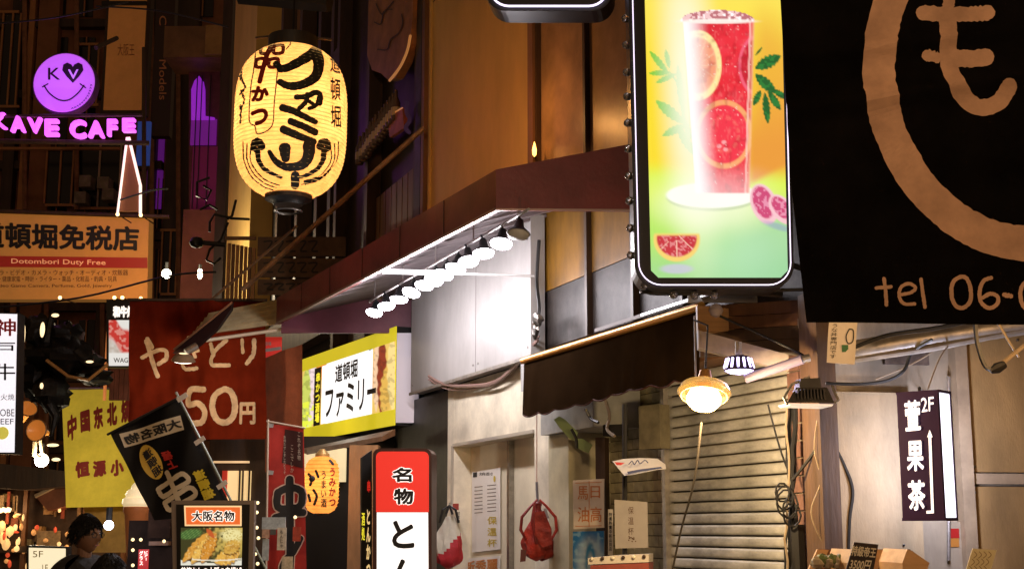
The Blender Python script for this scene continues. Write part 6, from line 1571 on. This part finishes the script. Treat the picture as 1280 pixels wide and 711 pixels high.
for k in range(14):
    x=random.uniform(-5,210); mk('hanging_strip',MB().rbox(ST,x,612+random.uniform(0,8),x+random.uniform(2,5),635+random.uniform(0,22),.0,.04),mat('paper_strip_%d'%(k%3),((.5,.35,.2),(.4,.08,.04),(.25,.14,.06))[k%3],.6,noise=.4,nscale=20),st_)
for x,y in ((5,640),(110,655),(180,690)): lamp('stall_light','POINT',ST.pt(x,y,.4),9,(1,.6,.28),st_,.1)
# lit stall front with red label near the board
SF=PA(185,680,13.6,0)
t=thing('stall_front',SF.pt(185,760),'dark bulb edged stall front with a red sticker left of the menu board','stall front')
mk('panel',MB().rbox(SF,158,650,215,790,-.2,0),mat('stall_black',(.022,.011,.007),.7,noise=.4,spec=.15),t)
mk('screen',MB().rbox(SF,187,637,214,672,.002,.06),mat('dim_glass_case',(.035,.016,.009),.7,spec=.15,noise=.4,nscale=6),t)
mk('red_sticker',MB().rbox(SF,173,686,186,715,.002,.01),mat('sticker_red',(.5,.02,.02),.5,emit=.25,ecol=(.8,.03,.03)),t)
tx=MB(); text(tx,SF,'ビアー',(180,688,185,700),.014,.03,vertical=True); text(tx,SF,'グラス',(174,688,179,706),.014,.03,vertical=True); mk('white_print',tx,mat('outline_lit',(1,1,1)),t)
mk('shelf',MB().rbox(SF,190,676,214,681,.0,.12),M_wood,t)
# window with warm light between flags
WW=PA(297,590,16.8,0)
t=thing('warm_window',WW.pt(300,625),'warm lit window with dark frame under the red banner','window')
mk('wall',MB().rbox(WW,258,548,336,700,-.5,-.05),M_darkwood,t)
mk('pane',MB().rbox(WW,284,588,313,632,-.04,0),mat('warm_pane',(1,.8,.5),.5,emit=.75,ecol=(1,.66,.28)),t)
for x in (299,303,311): mk('frame_bar',MB().rbox(WW,x,586,x+1.6,632,.002,.05),M_darkwood,t)
mk('shelf_light',MB().rbox(WW,268,576,312,578.5,.0,.06),mat('shelf_glow',(1,.8,.5),.5,emit=.6,ecol=(1,.6,.3)),t)
mk('red_edge',MB().rbox(WW,278,588,284,630,.0,.04),mat('red_edge',(.5,.03,.02),.5,emit=.3,ecol=(.9,.05,.02)),t)

# 5F lightbox
FF=PA(58,700,11.5,0)
t=thing('floor_sign',FF.pt(58,780),'plain cream lightbox marked 5F at lower left beside the man','lightbox')
mk('casing',MB().prism(FF,[(33,681),(84,683),(84,790),(33,790)],-.12,-.004),M_black,t)
mk('face',MB().prism(FF,[(36,684),(82,685),(82,788),(36,788)],-.002,0),mat('cream_lightbox',(1,.9,.7),.4,emit=.82,ecol=(1,.88,.58)),t)
tx=MB(); text(tx,FF,'5F',(41,688,54,696),.003,.0); text(tx,FF,'1F',(53,705,60,714),.003,.0); mk('lettering',tx,mat('faint_olive',(.35,.28,.12),.6),t)

# ------------------------------------------------------------------ people
def person(loc, head_c, hgt, face_deg, label, glasses=True, fringe=True):
    """skinned standing body with sculpted head"""
    t=thing('person',loc,label,'person')
    L=Vector(loc); hc=Vector(head_c); f=Vector((math.cos(R(face_deg)),math.sin(R(face_deg)),0)); rt=Vector((f.y,-f.x,0))
    P_=lambda fw,r,z:L+f*fw+rt*r+Vector((0,0,z*hgt))
    nk=hc-Vector((0,0,.13))-f*.015
    V=[P_(0,0,.53),P_(0,0,.62),P_(.01,0,.72),P_(-.01,0,.80),nk,hc-Vector((0,0,.04)),
       P_(0,-.10,.80),P_(-.01,-.20,.785),P_(-.02,-.25,.62),P_(.10,-.24,.50),P_(.15,-.235,.45),
       P_(0,.10,.80),P_(-.01,.20,.785),P_(-.02,.25,.62),P_(.10,.24,.50),P_(.15,.235,.45),
       P_(0,-.09,.50),P_(.01,-.10,.28),P_(-.02,-.10,.05),P_(.10,-.11,.02),
       P_(0,.09,.50),P_(.01,.10,.28),P_(-.02,.10,.05),P_(.10,.11,.02)]
    E=[(0,1),(1,2),(2,3),(3,4),(4,5),(3,6),(6,7),(7,8),(8,9),(9,10),(3,11),(11,12),(12,13),(13,14),(14,15),(0,16),(16,17),(17,18),(18,19),(0,20),(20,21),(21,22),(22,23)]
    rad=[.15,.14,.16,.10,.052,.05,.09,.075,.055,.042,.03,.09,.075,.055,.042,.03,.09,.065,.045,.035,.09,.065,.045,.035]
    def skin(name,Vs,Es,rads,m,sub=2):
        me=bpy.data.meshes.new(name); me.from_pydata([tuple(v-L) for v in Vs],Es,[]); o=bpy.data.objects.new(name,me); COL.objects.link(o); o.parent=t; ORG[o.name]=L
        md=o.modifiers.new('skin','SKIN'); 
        for i,r_ in enumerate(rads): me.skin_vertices[0].data[i].radius=(r_,r_) if r_ not in (.15,.14,.16) else (r_*1.15,r_*.8)
        me.skin_vertices[0].data[0].use_root=True
        s2=o.modifiers.new('sub','SUBSURF'); s2.levels=sub; s2.render_levels=sub; me.materials.append(m); return o
    def head(m_name,scale=1.0,cut=None):
        mb=MB(); N=40;Mv=32; base=0
        for j in range(Mv+1):
            th=math.pi*j/Mv
            for i in range(N):
                ph=2*math.pi*i/N; x=math.cos(ph)*math.sin(th); y=math.sin(ph)*math.sin(th); z=math.cos(th)
                rx,ry,rz=.098,.076,.118
                px,py,pz=x*rx,y*ry,z*rz
                if z<0: k=1-.28*(-z)**1.6; py*=k; px=px*(1-.10*(-z)) + .012*(-z)*(1 if x>0 else .2)
                if x>0:
                    g=lambda a,b,s_:math.exp(-(((y-a)/s_[0])**2+((z-b)/s_[1])**2))
                    px+=.030*g(0,-.22,(.13,.16))+.012*g(0,-.02,(.10,.15))   # nose
                    px+=.007*g(0,.20,(.5,.10))                               # brow
                    px-=.010*g(.36,.04,(.17,.11))+.010*g(-.36,.04,(.17,.11)) # sockets
                    px+=.007*g(0,-.50,(.22,.05))+.006*g(0,-.60,(.20,.05))-.004*g(0,-.55,(.3,.025)) # lips
                    px+=.012*g(0,-.80,(.25,.12))                              # chin
                mb.v.append(hc+(f*px+rt*py+Vector((0,0,pz)))*scale)
        for j in range(Mv):
            for i in range(N): i2=(i+1)%N; mb.f.append((j*N+i,(j+1)*N+i,(j+1)*N+i2,j*N+i2))
        return mb
    M_skin=mat('skin',(.15,.07,.038),.5,noise=.12,nscale=20); M_jk=mat('black_jacket_cloth',(.012,.012,.014),.8,noise=.4,nscale=12,bump=.4,bscale=14); M_hair=mat('black_hair',(.006,.005,.004),.6,spec=.2,noise=.5,nscale=40,bump=.7,bscale=60)
    mb=head('head')
    skin('jacket',V[:4]+V[6:16],[(0,1),(1,2),(2,3)]+[(3,4),(4,5),(5,6),(6,7),(7,8),(3,9),(9,10),(10,11),(11,12),(12,13)],rad[:4]+rad[6:16],M_jk)
    skin('trousers',[V[0]]+V[16:24],[(0,1),(1,2),(2,3),(3,4),(0,5),(5,6),(6,7),(7,8)],[.14]+rad[16:24],mat('dark_trousers',(.015,.015,.02),.8))
    skin('neck',[P_(-.01,0,.785),nk,hc-Vector((0,0,.03))],[(0,1),(1,2)],[.06,.052,.05],M_skin)
    mk('head',mb,M_skin,t,smooth=True)
    for s_ in (-1,1):
        c=hc+rt*s_*.076-f*.008-Vector((0,0,.012)); mk('ear',MB().blob(c,(.014,.016,.032),10,8),M_skin,t,smooth=True)
        e=hc+f*.080+rt*s_*.029+Vector((0,0,.004)); mk('eye',MB().blob(e,(.011,.011,.007),10,6),mat('eye_dark',(.03,.02,.015),.2),t,smooth=True)
        mk('hand',MB().blob(P_(.17,s_*.235,.42),(.03,.03,.055),10,8),M_skin,t,smooth=True)
        for k in range(4): mk('finger',MB().tube([P_(.165+.012*k,s_*.235,.405),P_(.175+.014*k,s_*.232,.375),P_(.17+.012*k,s_*.225,.352+.004*abs(k-1.5))],[.009,.008,.006],6),M_skin,t,smooth=True)
        mk('thumb',MB().tube([P_(.19,s_*.225,.425),P_(.215,s_*.215,.40),P_(.215,s_*.21,.385)],[.010,.009,.006],6),M_skin,t,smooth=True)
    mk('mouth',MB().tube([hc+f*.098+rt*r_-Vector((0,0,.066)) for r_ in (-.02,0,.02)],.003,5),mat('lip',(.30,.10,.07),.5),t)
    # hair: shell over the skull plus tufts
    hb=MB(); N=36;Mv=20
    for j in range(Mv+1):
        th=math.pi*j/Mv*.62
        for i in range(N):
            ph=2*math.pi*i/N; cf=math.cos(ph); th2=th*(1-.42*max(0,cf)**1.2) if fringe else th
            x=math.cos(ph)*math.sin(th2);y=math.sin(ph)*math.sin(th2);z=math.cos(th2); j_=1+random.uniform(-.02,.05)
            hb.v.append(hc+(f*(x*.110-.008)+rt*y*.088+Vector((0,0,z*.134)))*j_)
    for j in range(Mv):
        for i in range(N): i2=(i+1)%N; hb.f.append((j*N+i,(j+1)*N+i,(j+1)*N+i2,j*N+i2))
    for k in range(160):
        ph=random.uniform(-1.9,1.9); cf=math.cos(ph); th=math.pi*.62*(1-.42*max(0,cf)**1.2)*random.uniform(.8,1.0); x=math.cos(ph)*math.sin(th);y=math.sin(ph)*math.sin(th);z=math.cos(th)
        p=hc+f*(x*.108-.008)+rt*y*.086+Vector((0,0,z*.130)); d=(f*x*.5+rt*y*.4-Vector((0,0,1))+rt*random.uniform(-.4,.4)).normalized()
        hb.tube([p,p+d*.018,p+d*.034],[.004,.003,.0008],4,False)
    for k in range(420):
        ph=random.uniform(0,6.28); th=random.uniform(.1,1.15 if math.cos(ph)>0.2 else 1.75); x=math.cos(ph)*math.sin(th);y=math.sin(ph)*math.sin(th);z=math.cos(th)
        p=hc+f*(x*.104-.008)+rt*y*.082+Vector((0,0,z*.126)); d=(f*(.5+x)+rt*y+Vector((0,0,z*.3-.35))).normalized()
        hb.tube([p,p+d*.016+Vector((0,0,.001)),p+d*.03-Vector((0,0,.010))],[.0045,.0035,.0008],4,False)
    mk('hair',hb,M_hair,t,smooth=True)
    if glasses:
        gm=MB()
        for s_ in (-1,1):
            c=hc+f*.102+rt*s_*.032+Vector((0,0,.0)); gm.tube([c+rt*.023*math.cos(g/12*6.283)+Vector((0,0,.017*math.sin(g/12*6.283))) for g in range(13)],.0022,5,False)
            gm.tube([c+rt*s_*.023,hc+rt*s_*.083-f*.005],.0022,5)
        gm.tube([hc+f*.105-rt*.009,hc+f*.105+rt*.009],.0022,5); mk('glasses',gm,M_blackmetal,t)
    return t
hY=8.9; hc=at(108,668,hY)
person(Vector((hc.x-.02,hc.y+.03,0)),hc,1.70,-28,'young man with glasses and short black hair in a black jacket, looking right')
hY2=8.3; hc2=at(137,720,hY2)
person(Vector((hc2.x,hc2.y,0)),hc2,1.46,62,'dark haired person seen from behind, right of the man with glasses',glasses=False,fringe=False)

# ------------------------------------------------------------------ added lamp behind the viewer, standing in for unseen shopfront light
c=Vector((-1.6,-2.2,5.0)); t=thing('added_fill_lamp',(c.x,c.y,0),'added warm lamp on a tall pole behind the viewer, standing in for shopfront light, out of view','fill lamp')
mk('pole',MB().tube([Vector((c.x-.5,c.y,0)),Vector((c.x-.5,c.y,5.1)),c+Vector((0,0,.15))],.05,10),M_gal,t); mk('globe',MB().blob(c,.17,16,12),mat('warm_globe',(1,.8,.5),.4,emit=12,ecol=(1,.68,.38)),t,smooth=True)
lamp('fill_light','POINT',c+Vector((.2,.25,-.1)),850,(1,.66,.40),t,.18)
